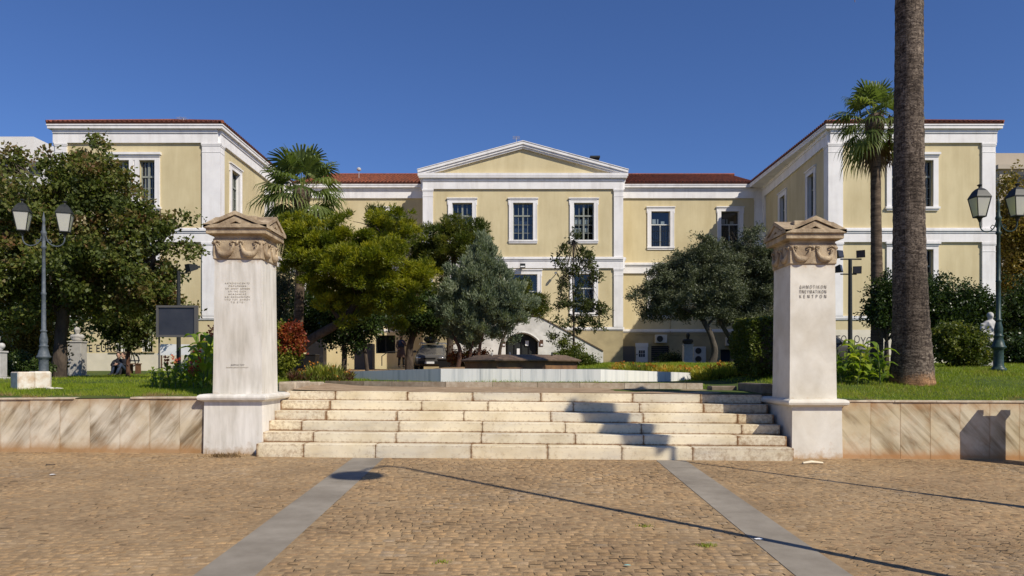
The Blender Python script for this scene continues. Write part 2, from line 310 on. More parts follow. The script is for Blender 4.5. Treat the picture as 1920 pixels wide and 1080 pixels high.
    def tube_z(s, pts, rad, n, tint=.5, sq=False):
        vs = []
        for p, r in zip(pts, rad):
            for k in range(n):
                t = 2*math.pi*(k+.5)/n; vs.append((p[0]+r*math.cos(t), p[1]+r*math.sin(t), p[2]))
        N = len(pts); fs = [(i*n+k, i*n+(k+1)%n, (i+1)*n+(k+1)%n, (i+1)*n+k) for i in range(N-1) for k in range(n)]
        fs += [tuple(reversed(range(n))), tuple(range((N-1)*n, N*n))]; s.add(vs, fs, tint)
    def ell(s, c, r, n=12, m=8, rot=None, tint=.5):
        vs = []; fs = []
        for j in range(m+1):
            ph = math.pi*j/m
            for k in range(n):
                t = 2*math.pi*k/n; v = Vector((r[0]*math.sin(ph)*math.cos(t), r[1]*math.sin(ph)*math.sin(t), -r[2]*math.cos(ph)))
                if rot: v = rot @ v
                vs.append(v+Vector(c))
        fs = [(j*n+k, j*n+(k+1)%n, (j+1)*n+(k+1)%n, (j+1)*n+k) for j in range(m) for k in range(n)]
        s.add(vs, fs, tint)
    def xform(s, mtx): s.v = [tuple(mtx @ Vector(v)) for v in s.v]; return s
    def build(s, name, m, parent=None, smooth=False, remesh=0):
        me = bpy.data.meshes.new(name); me.from_pydata(s.v, [], s.f); me.validate(); me.update()
        if len(me.vertices) == len(s.t):
            a = me.attributes.new('tint', 'FLOAT', 'POINT'); a.data.foreach_set('value', [float(x) for x in s.t])
            a = me.attributes.new('stain', 'FLOAT', 'POINT'); a.data.foreach_set('value', [float(x) for x in s.st])
        bm = bmesh.new(); bm.from_mesh(me); bmesh.ops.recalc_face_normals(bm, faces=bm.faces); bm.to_mesh(me); bm.free()
        if remesh: me = apply_mods(me, [('REMESH', dict(mode='VOXEL', voxel_size=remesh)), ('SMOOTH', dict(factor=.5, iterations=4))])
        if smooth: me.polygons.foreach_set('use_smooth', [True]*len(me.polygons))
        return link(name, me, m, parent)
def apply_mods(me, mods, skin=None):
    o = bpy.data.objects.new('tmp', me); COL.objects.link(o)
    for t, kw in mods:
        md = o.modifiers.new(t.lower(), t)
        for k, v in kw.items(): setattr(md, k, v)
    dg = bpy.context.evaluated_depsgraph_get(); ev = o.evaluated_get(dg)
    r = bpy.data.meshes.new_from_object(ev); bpy.data.objects.remove(o); return r
def mesh_np(name, V, nper, m, parent=None, tint=None, faces=None):
    """V (N*nper,3) disconnected polygons of nper corners, or with an explicit face array"""
    me = bpy.data.meshes.new(name); nv = len(V); me.vertices.add(nv); me.vertices.foreach_set('co', V.astype(np.float32).ravel())
    idx = np.arange(nv, dtype=np.int32) if faces is None else faces.astype(np.int32).ravel()
    nf = len(idx)//nper
    me.loops.add(len(idx)); me.loops.foreach_set('vertex_index', idx)
    me.polygons.add(nf); me.polygons.foreach_set('loop_start', np.arange(0, nf*nper, nper, dtype=np.int32))
    me.polygons.foreach_set('loop_total', np.full(nf, nper, dtype=np.int32))
    me.update(calc_edges=True)
    if tint is not None:
        a = me.attributes.new('tint', 'FLOAT', 'POINT'); a.data.foreach_set('value', tint.astype(np.float32))
    return link(name, me, m, parent)
def unit(a): return a/np.maximum(np.linalg.norm(a, axis=1, keepdims=True), 1e-6)
def leafquads(C, A, L, W, rng, up=None):
    """rhombic leaves: base C, direction A (unit), length L, width W"""
    n = len(C); q = rng.normal(size=(n,3)) if up is None else up+rng.normal(size=(n,3))*.5
    B = unit(np.cross(A, q)); L = np.asarray(L).reshape(-1,1)*np.ones((n,1)); W = np.asarray(W).reshape(-1,1)*np.ones((n,1))
    V = np.empty((n,4,3)); V[:,0] = C; V[:,1] = C+A*L*.5+B*W*.5; V[:,2] = C+A*L; V[:,3] = C+A*L*.5-B*W*.5
    return V.reshape(-1,3)
def lobes_px(lobes, Y, depth=1.0):
    s = Y/F; out = []
    for l in lobes:
        c = wp(l[0], l[1], Y+(l[4] if len(l) > 4 else 0)); rx, rz = l[2]*s, l[3]*s
        out.append((np.array(c), np.array([rx, max(rx, rz)*depth, rz])))
    return out
def crown(name, m, parent, lobes, ncl, per, sig, L, W, seed, mode='leaf', tintbias=0, shell=2.2, droop=0, clump=None):
    rng = np.random.default_rng(seed); ntot = ncl
    if clump: ncl = clump[0]
    vol = np.array([(r[0]*r[1]*r[2])**.75 for c, r in lobes]); vol /= vol.sum()
    which = rng.choice(len(lobes), ncl, p=vol)
    C = np.array([lobes[i][0] for i in which]); Rr = np.array([lobes[i][1] for i in which])
    d = unit(rng.normal(size=(ncl,3))); rr = rng.random((ncl,1))**(1/shell)
    bump = 1+.28*np.sin(d[:,:1]*7+which[:,None])*np.cos(d[:,2:]*6+which[:,None]*2)
    CC = C+d*Rr*rr*bump
    ct = np.clip(rng.normal(.45+tintbias, .2, ncl), 0, 1)
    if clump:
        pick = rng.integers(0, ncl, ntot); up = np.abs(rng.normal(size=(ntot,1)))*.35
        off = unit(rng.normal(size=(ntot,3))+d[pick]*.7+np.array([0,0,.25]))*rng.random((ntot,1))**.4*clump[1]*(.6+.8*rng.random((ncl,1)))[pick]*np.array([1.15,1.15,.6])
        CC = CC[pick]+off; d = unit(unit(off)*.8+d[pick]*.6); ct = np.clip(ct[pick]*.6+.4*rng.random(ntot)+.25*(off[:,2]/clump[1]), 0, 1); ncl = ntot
    per_n = np.maximum(3, rng.poisson(per, ncl)); rep = np.repeat(np.arange(ncl), per_n); N = len(rep)
    sg = sig*(.6+.8*rng.random(ncl))
    off = unit(rng.normal(size=(N,3)))*(rng.random((N,1))**.5)*sg[rep][:,None]*1.6
    P0 = CC[rep]; out = d[rep]
    t = np.clip(ct[rep]+rng.normal(0, .13, N), 0, 1)
    if mode == 'leaf':
        A = unit(out*.5+rng.normal(size=(N,3))*.9+np.array([0,0,-droop])); V = leafquads(P0+off, A, L*(.6+.8*rng.random(N)), W*(.6+.8*rng.random(N)), rng)
    elif mode == 'tuft':      # needles radiating from twig ends, twigs pointing out and up
        off = off*np.array([1,1,.75]); A = unit(unit(off+1e-5)*.8+out*.5+np.array([0,0,.45])+rng.normal(size=(N,3))*.35)
        V = leafquads(P0+off*.7, A, L*(.6+.8*rng.random(N)), W, rng)
    elif mode == 'spray':     # upright feathery sprays
        A = unit(out*.7+np.array([0,0,.8])+rng.normal(size=(N,3))*.35); V = leafquads(P0+off*np.array([.7,.7,1.2]), A, L*(.5+rng.random(N)), W, rng)
    return mesh_np(name, V, 4, m, parent, np.repeat(t, 4))
def text(s, size, loc, m, parent, name='inscription', spacing=1, rz=0, align='LEFT', depth=.002, rx=90, xs=1, lines=1.0):
    cu = bpy.data.curves.new('t', 'FONT'); cu.body = s; cu.size = size; cu.space_character = spacing; cu.align_x = align; cu.extrude = depth; cu.space_line = lines; cu.offset = -.0012 if size < .1 else 0
    o = bpy.data.objects.new('t', cu); COL.objects.link(o)
    dg = bpy.context.evaluated_depsgraph_get(); me = bpy.data.meshes.new_from_object(o.evaluated_get(dg)); bpy.data.objects.remove(o)
    me.transform(Matrix.Translation(loc) @ Matrix.Rotation(rz, 4, 'Z') @ Matrix.Rotation(R(rx), 4, 'X') @ Matrix.Diagonal((xs,1,1,1)))
    me.materials.clear(); return link(name, me, m, parent)
# ================================================================ setting: ground
def front_z(x, y): return .04*(np.minimum(y, 13)-12.3)-.008*x
def terr(x, y):
    """height of the upper garden"""
    x = np.asarray(x, float); y = np.asarray(y, float)
    zl = np.interp(y, [12.6,13.2,17.5,29,36,60], [.985,1.03,1.235,1.225,1.45,1.6])
    zm = np.interp(y, [13,13.9,15.85,17.5,23,30,45], [1.0,1.02,1.07,1.19,1.3,1.6,1.7])
    zr = np.interp(y, [12.6,13.2,16.8,25,33,60], [.915,.97,1.44,1.64,1.78,1.8])
    zmr = np.interp(y, [13,15.85,17.5,19,24,33,45], [1.0,1.05,1.12,1.16,1.5,1.78,1.8])
    z = np.where(x < -4.6, zl, np.where(x > 6.5, zr, 0))
    t = np.clip((x+4.6)/2.2, 0, 1); t = t*t*(3-2*t); a = zl*(1-t)+zm*t
    t2 = np.clip((x-1.6)/2.0, 0, 1); t2 = t2*t2*(3-2*t2); t3 = np.clip((x-5.0)/1.5, 0, 1)
    b = zm*(1-t2)+(zmr*(1-t3)+zr*t3)*t2
    return np.where(x <= 1.6, np.where(x < -4.6, zl, a), b)
def grid(name, xs, ys, zf, m, skip=None, kind='structure'):
    X, Y = np.meshgrid(xs, ys); Z = zf(X, Y); V = np.stack([X, Y, Z], -1).reshape(-1,3); nx = len(xs); fs = []
    for j in range(len(ys)-1):
        for i in range(nx-1):
            if skip and skip((xs[i]+xs[i+1])/2, (ys[j]+ys[j+1])/2): continue
            fs.append((j*nx+i, j*nx+i+1, (j+1)*nx+i+1, (j+1)*nx+i))
    me = bpy.data.meshes.new(name); me.from_pydata([tuple(v) for v in V], [], fs); me.update()
    me.polygons.foreach_set('use_smooth', [True]*len(fs)); o = link(name, me, m); return tag(o, kind=kind)
def nz2(x, y, s, a): return np.vectorize(lambda p, q: noise.noise(Vector((p*s, q*s, 3.3)))*a)(x, y)
far = MB(); far.v = [(-900,-900,-2.2),(900,-900,-2.2),(900,1200,-2.2),(-900,1200,-2.2)]; far.f = [(0,1,2,3)]; far.t = [.5]*4; far.st = [0]*4
tag(far.build('ground', M['dirt']), kind='structure')
grid('paving_bed', np.concatenate([np.linspace(-60,-16,8), np.linspace(-15,15,61), np.linspace(16,60,8)]),
     np.concatenate([np.linspace(-40,0,9), np.linspace(1,13,49)]), lambda X, Y: front_z(X, Y)+.0022+nz2(X, Y, .8, .0018), M['joint'])
xs = np.concatenate([np.linspace(-70,-22,10), np.linspace(-20,-6.2,47), np.array([-5.1,-4.6,-4.2]), np.linspace(-3.6,4.2,20), np.array([4.64,5.1,5.55]), np.linspace(6,22,52), np.linspace(24,70,10)])
ys = np.concatenate([np.array([12.62,12.8,13.2,13.6,14.0]), np.linspace(14.4,36,60), np.linspace(38,130,14)])
grid('lawn', xs, ys, lambda X, Y: terr(X, Y)+nz2(X, Y, .9, .02)*(Y > 14.1), M['lawn'], skip=lambda x, y: -5.0 < x < 5.5 and y < 14.0)
grid('terrace_paving', np.linspace(-4.12, 4.66, 40), np.linspace(13.86, 15.85, 14), lambda X, Y: terr(X, Y)+.022+nz2(X, Y, 1.5, .012)-.006*X, M['terrace'])
# bare earth round the trees and the drive before the building
grid('bare_earth', np.linspace(-12, 1.5, 30), np.linspace(22.5, 47, 40), lambda X, Y: terr(X, Y)+.03+nz2(X, Y, .7, .03), M['dirt'])
# setts: real stones with open joints (one paved surface)
def setts():
    V = []; T = []; S = []; rng = np.random.default_rng(5)
    def band(x0, x1, y0, y1, w, h, wav, ang, cut):
        hh_ = .0034 if not wav else .0026
        n = int((y1-y0)/h)
        for j in range(n):
            x = x0-rng.random()*w
            while x < x1:
                ww = w*(.8+.45*rng.random()); cx = x+ww/2; cy = y0+(j+.5)*h+rng.normal()*.0025; x += ww
                if wav: cyw = cy+wav*math.sin(cx*2.4+.6*math.sin(cy*.9))+ang*(cx); slope = wav*2.4*math.cos(cx*2.4)+ang
                else: cyw = cy+.018*math.sin(cx*1.1+cy*.7); slope = .02*math.cos(cx*1.1+cy*.7)
                if not cut(cx, cyw): continue
                g = .0025+.0045*rng.random()**2.5+(.005 if rng.random() < .09 else 0); a = math.atan(slope)+rng.normal()*.02; hx, hy = ww/2-g, h/2-g
                if cx+hx > x1 or cx-hx < x0:
                    if not wav: hx = min(hx, abs(x1-cx), abs(cx-x0))
                    if hx < .015: continue
                c, s = math.cos(a), math.sin(a); zt = rng.normal()*.0012; tx, ty = rng.normal()*.006, rng.normal()*.006
                b = .0035
                lo = [(-hx,-hy),(hx,-hy),(hx,hy),(-hx,hy)]; hi = [(-hx+b,-hy+b),(hx-b,-hy+b),(hx-b,hy-b),(-hx+b,hy-b)]
                base = float(front_z(cx, cyw)); jit = rng.normal(size=(4,2))*.003
                for k, (px, py) in enumerate(lo): V.append((cx+px*c-py*s, cyw+px*s+py*c, base-.012))
                for k, (px, py) in enumerate(lo):
                    px += jit[k,0]*.5; py += jit[k,1]*.5; V.append((cx+px*c-py*s, cyw+px*s+py*c, base+.0010+zt*.7))
                for k, (px, py) in enumerate(hi):
                    px += jit[k,0]; py += jit[k,1]; V.append((cx+px*c-py*s, cyw+px*s+py*c, base+hh_+zt*.8+px*tx+py*ty))
                q_ = (.34 if not wav else (.30 if cx > 0 else .05))*(.25+1.5*max(0, .5+1.6*noise.noise(Vector((cx*.55, cyw*.8, 4)))))
                if rng.random() < q_:
                    l_ = hy*rng.uniform(.55, 1.0); w_ = rng.uniform(.003, .0065); a_ = a+rng.normal()*.12+(-.55 if wav and cx > 0 else 0); c2, s2 = math.cos(a_), math.sin(a_); ex, ey = cx+(hx+g)*c, cyw+(hx+g)*s
                    for (px, py) in ((-w_,-l_),(w_,-l_),(w_*.7,l_),(-w_*.7,l_)): S.append((ex+px*c2-py*s2, ey+px*s2+py*c2, float(front_z(ex, ey))+.0062))
                if rng.random() < q_*.28:
                    w_ = rng.uniform(.003, .005)
                    for (px, py) in ((-hx,-hy-w_-g),(hx*.9,-hy-w_-g),(hx*.9,-hy+w_-g),(-hx,-hy+w_-g)): S.append((cx+px*c-py*s, cyw+px*s+py*c, base+.0062))
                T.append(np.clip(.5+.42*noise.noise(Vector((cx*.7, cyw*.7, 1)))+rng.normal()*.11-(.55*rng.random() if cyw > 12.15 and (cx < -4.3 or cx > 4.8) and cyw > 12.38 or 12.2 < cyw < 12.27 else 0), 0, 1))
    SL, SR = -2.35, 2.6
    band(SL+.25, SR-.24, 1.0, 12.29, .115, .098, 0, 0, lambda x, y: y < 12.26)
    band(-15, SL-.25, -1.5, 14.0, .10, .092, .03, .14, lambda x, y: x < SL-.30 and 1.5 < y < (12.5 if x > -5.1 else 12.58) and not (x > -4.35 and y > 12.2))
    band(SR+.24, 14, -1.5, 14.0, .10, .092, .03, -.20, lambda x, y: x > SR+.29 and 1.5 < y < (12.5 if x < 5.6 else 12.58) and not (x < 4.8 and y > 12.2))
    V = np.array(V); n = len(T); base = (np.arange(n)*12)[:,None,None]
    fq = np.array([[8,9,10,11]]+[[4+k,4+(k+1)%4,8+(k+1)%4,8+k] for k in range(4)]+[[k,(k+1)%4,4+(k+1)%4,4+k] for k in range(4)])
    tag(mesh_np('open_joints', np.array(S), 4, M['openjoint'], None), kind='structure')
    return mesh_np('plaza_setts', V, 4, M['sett'], None, np.repeat(np.array(T), 12), (fq[None]+base).reshape(-1,4))
tag(setts(), kind='structure')
for x0, x1 in ((-2.6,-2.1),(2.36,2.84)):
    b = MB(); y = 1.0; k = 0
    while y < 12.2:
        y2 = min(y+1.5, 12.22); z = [.04*(q-12.3) for q in (y, y2)]
        b.add([(x0,y+.002,z[0]-.008*x0+.008),(x1,y+.002,z[0]-.008*x1+.008),(x1,y2-.002,z[1]-.008*x1+.008),(x0,y2-.002,z[1]-.008*x0+.008),
               (x0,y+.002,z[0]-.03),(x1,y+.002,z[0]-.03),(x1,y2-.002,z[1]-.03),(x0,y2-.002,z[1]-.03)],
              [(0,1,2,3),(0,4,5,1),(1,5,6,2),(2,6,7,3),(3,7,4,0)]); y = y2; k += 1
    tag(b.build('paving_band', M['strip']), kind='structure')
# moss tufts and litter on the setts
def tuft(x, y, n, r, m, name, label, cat, group=None, h=.03):
    rng = np.random.default_rng(int(abs(x*100)+y*10)); c = rng.normal(size=(n,3))*np.array([r,r*.6,0])+np.array([x,y,0]); c[:,2] = front_z(c[:,0], c[:,1])
    A = unit(rng.normal(size=(n,3))*.6+np.array([0,0,.9])); V = leafquads(c, A, h*(.5+rng.random(n)), .008, rng)
    o = mesh_np(name, V, 4, m, None, np.repeat(rng.random(n), 4)); return tag(o, label, cat, group)
def gp(px, py):       # pixel -> point on the sloping paving
    Y = (1.45+.04*12.3)/((py-HY)/F+.04); return (px-CX)*Y/F, Y
for (px, py, n, r, lb) in ((1208,986,160,.05,'small green moss tuft in the paving just above the long lamp shadow'),
                           (1325,1022,260,.06,'green moss tuft in the paving beside the right granite band'),
                           (830,1057,90,.04,'thin green weeds in the paving joints near the bottom edge')):
    x, y = gp(px, py); tuft(x, y, n//2, r*.8, M['blade'], 'moss_tuft', lb, 'weed', 'weeds in the paving joints')
x, y = gp(420, 861); tuft(x, y, 500, .14, M['l_dead'], 'dry_weed', 'dry brown weeds at the foot of the left pedestal', 'weed', 'weeds in the paving joints', .06)
def paper(px, py, m, name, label, sx=.05, sy=.03):
    x, y = gp(px, py); b = MB(); z = float(front_z(x, y))+.013; rr = random.Random(px)
    pts = [(x+sx*math.cos(t)*(.7+.5*rr.random()), y+sy*math.sin(t)*(.7+.5*rr.random()), z+.012*rr.random()) for t in [k*math.pi/4 for k in range(8)]]
    b.add(pts+[(x, y, z+.014)], [(k, (k+1)%8, 8) for k in range(8)]); o = b.build(name, m); tag(o, label, 'litter', 'litter on the paving')
paper(1422, 1010, M['signwhite'], 'paper_scrap', 'torn white paper scrap lying on the right granite band')
paper(100, 899, M['signwhite'], 'paper_scrap', 'pale paper scrap on the setts below the left wall')
M['aqua'] = mat('aqua_paper', (.25,.5,.45), .8)
paper(1176, 1062, M['aqua'], 'paper_scrap', 'pale turquoise scrap on the setts near the bottom of the photo', .03, .02)
b = MB(); x, y = gp(1524, 866); z = float(front_z(x, y)); b.tube([(x-.16,y,z+.02),(x-.02,y+.01,z+.035),(x+.16,y,z+.02)], [.03,.045,.03], 8, flat=.6)
tag(b.build('stone_chip', M['step']), 'flat marble chip lying at the foot of the right pedestal', 'stone')
b = MB(); x, y = gp(83, 881); z = float(front_z(x, y)); b.tube([(x,y+.05,z+.02),(x+.03,y,z+.02),(x+.17,y-.01,z+.025)], .008, 5)
tag(b.build('twig', M['bark']), 'thin dark twig on the setts below the left wall', 'twig')
# ---------------------------------------------------------------- marble steps
st = empty('stone_staircase', (.2,12.3,0), 'wide flight of six rust stained marble steps between the two pillars', 'steps')
rng = random.Random(3); RIS = .165; TR = .313
for k in range(6):
    y0 = 12.29+TR*k-(0.0 if k else .02); y1 = y0+TR+.06 if k < 5 else y0+.42
    z1 = 1.45-.0085*0-(8.5-(k+1))*RIS+.0; z1 = (k+1)*RIS+.05-.0; z0 = z1-RIS-(.10 if k == 0 else .0)
    xl, xr = (-4.21, 4.645) if k else (-4.235, 4.67)
    if k == 0: xl, xr = (480-CX)*y0/F, (1489-CX)*y0/F
    b = MB(); x = xl; first = True
    while x < xr-.01:
        L = rng.uniform(1.15, 1.75) if not first else rng.uniform(.5, 1.7); first = False
        xe = min(x+L, xr); 
        if xr-xe < .35: xe = xr
        a0, a1 = x+.0035, xe-.0035; t = rng.random(); ss = lambda X: -.0085*X
        cols = sorted(set([a0, a0+.010, a0+.045, (a0+a1)/2, a1-.045, a1-.010, a1])); cs = [1.1,.6,.10,.0,.06,.55,1.1]
        jb = rng.random()**2
        end = 1.0 if (x < -3.7 or xe > 4.2) else 0
        # cross-section: rounded nosing
        zz = z0-.0 if k == 0 else z0-.01
        sec = [(y0+.004, zz, 1.2), (y0+.001, zz+.016, .85), (y0, zz+.034, .26), (y0, z1-.05, .10), (y0+.001, z1-.012, .30), (y0+.004, z1-.004, .2), (y0+.014, z1, .0), (y0+TR*.7, z1+.0, .25), (y1, z1, .95), (y1, zz, 0)]
        vs = []; sts = []; dz = rng.uniform(-.004, .004); dy = rng.uniform(-.006, .006)
        for i, X in enumerate(cols):
            for (yy, z_, sv) in sec:
                chip = rng.uniform(0, .005) if (i in (0, 6)) else rng.uniform(0, .0012)
                vs.append((X, yy+dy+chip, z_+dz+ss(X)-chip*.6)); sts.append(min(1, sv*.8+cs[i]*(.45+.55*jb)+end*.16))
        m_ = len(sec); fs = [(i*m_+q, (i+1)*m_+q, (i+1)*m_+(q+1)%m_, i*m_+(q+1)%m_) for i in range(len(cols)-1) for q in range(m_)]
        fs += [tuple(range(m_)), tuple(reversed(range((len(cols)-1)*m_, len(cols)*m_)))]
        b.add(vs, fs, t, sts); x = xe
    b.build('step', M['step'], st)
# dark bedding under the steps so the open joints read dark
b = MB(); b.add([(-4.2,12.33,-.05),(4.63,12.33,-.1),(4.63,14.2,.93),(-4.2,14.2,1.0),(-4.2,12.33,-.2),(4.63,12.33,-.2),(4.63,14.2,-.2),(-4.2,14.2,-.2)],
              [(0,1,2,3),(0,4,5,1),(1,5,6,2),(3,7,4,0),(2,6,7,3)]); b.build('bedding', M['poolbase'], st)
# ---------------------------------------------------------------- clad walls either side
def clad_wall(x0, x1, label, vm, top0, top1, seed, missing=()):
    root = empty('marble_clad_wall', ((x0+x1)/2, 12.7, 0), label, 'wall', 'marble clad garden walls')
    r = random.Random(seed); b = MB(); x = x0; n = int(abs(x1-x0)/.49); w_ = (x1-x0)/n
    for i in range(n):
        a0, a1 = x0+i*w_+.002, x0+(i+1)*w_-.002; t = r.random(); dy = r.uniform(-.003, .003)
        zt = lambda X: top0+(top1-top0)*(X-x0)/(x1-x0)
        rows = [(-.25,1.0),(.02,.85),(.10,.42),(.2,.12),(.45,0),(.8,.05),(1.0,.35)]
        vs = []; s_ = []
        for X in (a0, a0+.03, a1-.03, a1):
            for j, (f_, sv) in enumerate(rows):
                z = -.008*X+f_ if j < 4 else zt(X)*(f_ if f_ < 1 else 1)
                vs.append((X, 12.6+dy, z)); s_.append(sv+(.12 if X in (a0, a1) else 0))
        nr = len(rows); fs = [(i2*nr+q, (i2+1)*nr+q, (i2+1)*nr+q+1, i2*nr+q+1) for i2 in range(3) for q in range(nr-1)]
        b.add(vs, fs, t, s_)
        b.add([(a0,12.6+dy,-.3),(a1,12.6+dy,-.3),(a1,12.6+dy,zt(a1)),(a0,12.6+dy,zt(a0)),(a0,12.64,-.3),(a1,12.64,-.3),(a1,12.64,zt(a1)),(a0,12.64,zt(a0))],
              [(0,3,7,4),(1,5,6,2),(3,2,6,7)], t, .5)
    b.build('cladding', vm, root)
    b = MB(); b.add([(x0,12.642,-.3),(x1,12.642,-.3),(x1,12.642,top1-.004),(x0,12.642,top0-.004),(x0,12.9,-.3),(x1,12.9,-.3),(x1,12.9,top1-.004),(x0,12.9,top0-.004)],
              [(0,1,2,3),(4,7,6,5),(3,2,6,7),(0,3,7,4),(1,5,6,2)]); b.build('core', M['recess'], root)
    x = x0
    while x < x1:
        xe = min(x+r.uniform(.55,.95), x1); mid = (x+xe)/2
        if not any(a < mid < c for a, c in missing):
            q = MB(); za, zb = (top0+(top1-top0)*(X-x0)/(x1-x0) for X in (x, xe)); o = r.uniform(.015,.035)
            q.add([(x+.003,12.6-o,za),(xe-.003,12.6-o,zb),(xe-.003,12.78,zb),(x+.003,12.78,za),(x+.003,12.6-o,za+.028),(xe-.003,12.6-o,zb+.028),(xe-.003,12.78,zb+.028),(x+.003,12.78,za+.028)],
                  [(0,3,2,1),(4,5,6,7),(0,1,5,4),(1,2,6,5),(2,3,7,6),(3,0,4,7)]); q.build('coping', M['coping'], root)
        x = xe
clad_wall(-14.2, -5.10, 'low wall of veined marble slabs left of the steps, veins rising to the right', M['vein_left'], .93, .985, 4, [(-7.7,-6.8)])
clad_wall(5.55, 14.6, 'low wall of veined marble slabs right of the steps, veins falling to the right', M['vein_right'], .925, .885, 9)
# ---------------------------------------------------------------- pillars
def pillar(xa, xb, sgn, dz, root, shaftm, frieze_lab):
    """xa..xb = shaft faces; sgn=+1 when the steps lie to its right"""
    Z = lambda z: z+dz
    pa, pb = xa-.115+ (0.0 if sgn > 0 else .09)-.0, xb+(.06 if sgn > 0 else .05)
    y0, y1 = 12.70, 13.50; cx, cy = (xa+xb)/2, (y0+y1)/2
    # pedestal, slightly battered, with rust at the foot
    b = MB(); vs = []; s_ = []
    for z, k, sv in ((-.25,.015,1.1),(.03,.012,.75),(.10,.01,.45),(.2,.008,.18),(.5,.004,.02),(.93,0,.0)):
        for X, Y in ((pa-k,12.55-k),(pb+k,12.55-k),(pb+k,14.07),(pa-k,14.07)): vs.append((X,Y,Z(z))); s_.append(sv)
    fs = [(r*4+i, r*4+(i+1)%4, r*4+4+(i+1)%4, r*4+4+i) for r in range(5) for i in range(4)]+[(20,21,22,23)]
    b.add(vs, fs, .5, s_); b.build('pedestal', shaftm, root)
    # round-nosed base moulding
    b = MB(); prof = [(-.015,.905),(.005,.93),(.05,.945),(.082,.965),(.092,1.0),(.082,1.03),(.05,1.05),(.0,1.058)]
    vs = []; 
    for o, z in prof:
        for X, Y in ((pa-o,12.55-o),(pb+o,12.55-o),(pb+o,14.07+o*.3),(pa-o,14.07+o*.3)): vs.append((X,Y,Z(z)))
    n_ = len(prof); fs = [(r*4+i, r*4+(i+1)%4, r*4+4+(i+1)%4, r*4+4+i) for r in range(n_-1) for i in range(4)]+[((n_-1)*4,(n_-1)*4+1,(n_-1)*4+2,(n_-1)*4+3)]
    b.add(vs, fs, .5, .08); b.build('moulding', shaftm, root)
    # shaft
    b = MB(); vs = []; s_ = []
    for z, k, sv in ((1.05,.022,.25),(1.12,.02,.05),(1.6,.014,0),(2.6,.005,0),(3.22,.0,.05),(3.34,0,.38)):
        for X, Y in ((xa-k,y0-k),(xb+k,y0-k),(xb+k,y1+k),(xa-k,y1+k)): vs.append((X,Y,Z(z))); s_.append(sv)
    fs = [(r*4+i, r*4+(i+1)%4, r*4+4+(i+1)%4, r*4+4+i) for r in range(5) for i in range(4)]
    b.add(vs, fs, .5, s_); b.build('shaft', shaftm, root)
    # carved frieze block
    hw = (xb-xa)/2; e = .022; fz0, fz1 = 3.345, 3.70
    b = MB(); b.box(cx-hw-e, cx+hw+e, cy-.4-e, cy+.4+e, Z(fz0), Z(fz1), bev=.012)
    b.box(cx-hw-.002, cx+hw+.002, cy-.402, cy+.402, Z(3.336), Z(3.346))
    fr = b.build('frieze', M['cap'], root)
    g = MB()
    def side(P, half):     # P(u, o, z): u along the face, o outward
        for s in (-.5, .5):
            c = s*half; w2 = half*.47
            pts = []; rad = []
            for i in range(13):
                t = i/12*2-1; pts.append(P(c+t*w2*.80, .004+.012*(1-t*t), Z(3.425+.20*abs(t)**3.2+.0))); rad.append(.012+.042*(1-abs(t)**2))
            g.tube(pts, rad, 10)
        for u in (-half*.93, 0, half*.93):
            g.ell(P(u*.97, .004, Z(3.625)), (.032,.032,.036), 10, 6)
            for q in (-1, 1):
                if abs(u+q*.08) > half*1.05: continue
                g.tube([P(u+q*.03,.018,Z(3.63)), P(u+q*.07,.024,Z(3.65)), P(u+q*.11,.022,Z(3.635)), P(u+q*.10,.022,Z(3.60)), P(u+q*.065,.02,Z(3.605))], [.014,.013,.011,.009,.006], 6)
                g.tube([P(u+q*.05,.016,Z(3.60)), P(u+q*.085,.02,Z(3.56)), P(u+q*.065,.02,Z(3.52)), P(u+q*.10,.018,Z(3.475)), P(u+q*.085,.015,Z(3.445))], [.014,.012,.013,.011,.006], 6)
    side(lambda u, o, z: (cx+u, cy-.4-e-o, z), hw+e)
    side(lambda u, o, z: (cx+hw+e+o, cy+u, z), .42)
    side(lambda u, o, z: (cx-hw-e-o, cy+u, z), .42)
    side(lambda u, o, z: (cx+u, cy+.4+e+o, z), hw+e)
    g.build('garland', M['cap'], fr, smooth=True)
    # cornice slab
    H = hw+.105; D = .505
    b = MB()
    vs = []; pr = [(-.105,3.70),(-.10,3.745),(-.012,3.762),(0,3.77),(0,3.85),(.006,3.856)]
    for o, z in pr:
        for X, Y in ((cx-H-o,cy-D-o),(cx+H+o,cy-D-o),(cx+H+o,cy+D+o),(cx-H-o,cy+D+o)): vs.append((X,Y,Z(z)))
    fs = [(r*4+i, r*4+(i+1)%4, r*4+4+(i+1)%4, r*4+4+i) for r in range(len(pr)-1) for i in range(4)]+[(0,3,2,1),tuple(range(20,24))]
    b.add(vs, fs); b.build('cornice', M['cap'], root)
    # cross-gabled top: four pediments, a recessed dark triangle in each, a block in the middle
    b = MB(); ap = 4.145; ea = 3.925; E = .035
    for ax in ('y', 'x'):
        hu, hv = (H, D) if ax == 'y' else (D, H); cu, cv = (cx, cy) if ax == 'y' else (cy, cx)
        hu += E; hv += E
        # roof slabs (chevron section) running through
        th = .055
        poly = [(cu-hu, Z(ea-.01)), (cu, Z(ap)), (cu+hu, Z(ea-.01)), (cu+hu, Z(ea-.01-th)), (cu, Z(ap-th-.012)), (cu-hu, Z(ea-.01-th))]
        left = [poly[0], poly[1], poly[4], poly[5]]; right = [poly[1], poly[2], poly[3], poly[4]]
        k = .0015 if ax == 'x' else 0
        b.prism(left, ax, cv-hv+k, cv+hv-k); b.prism(right, ax, cv-hv+k, cv+hv-k)
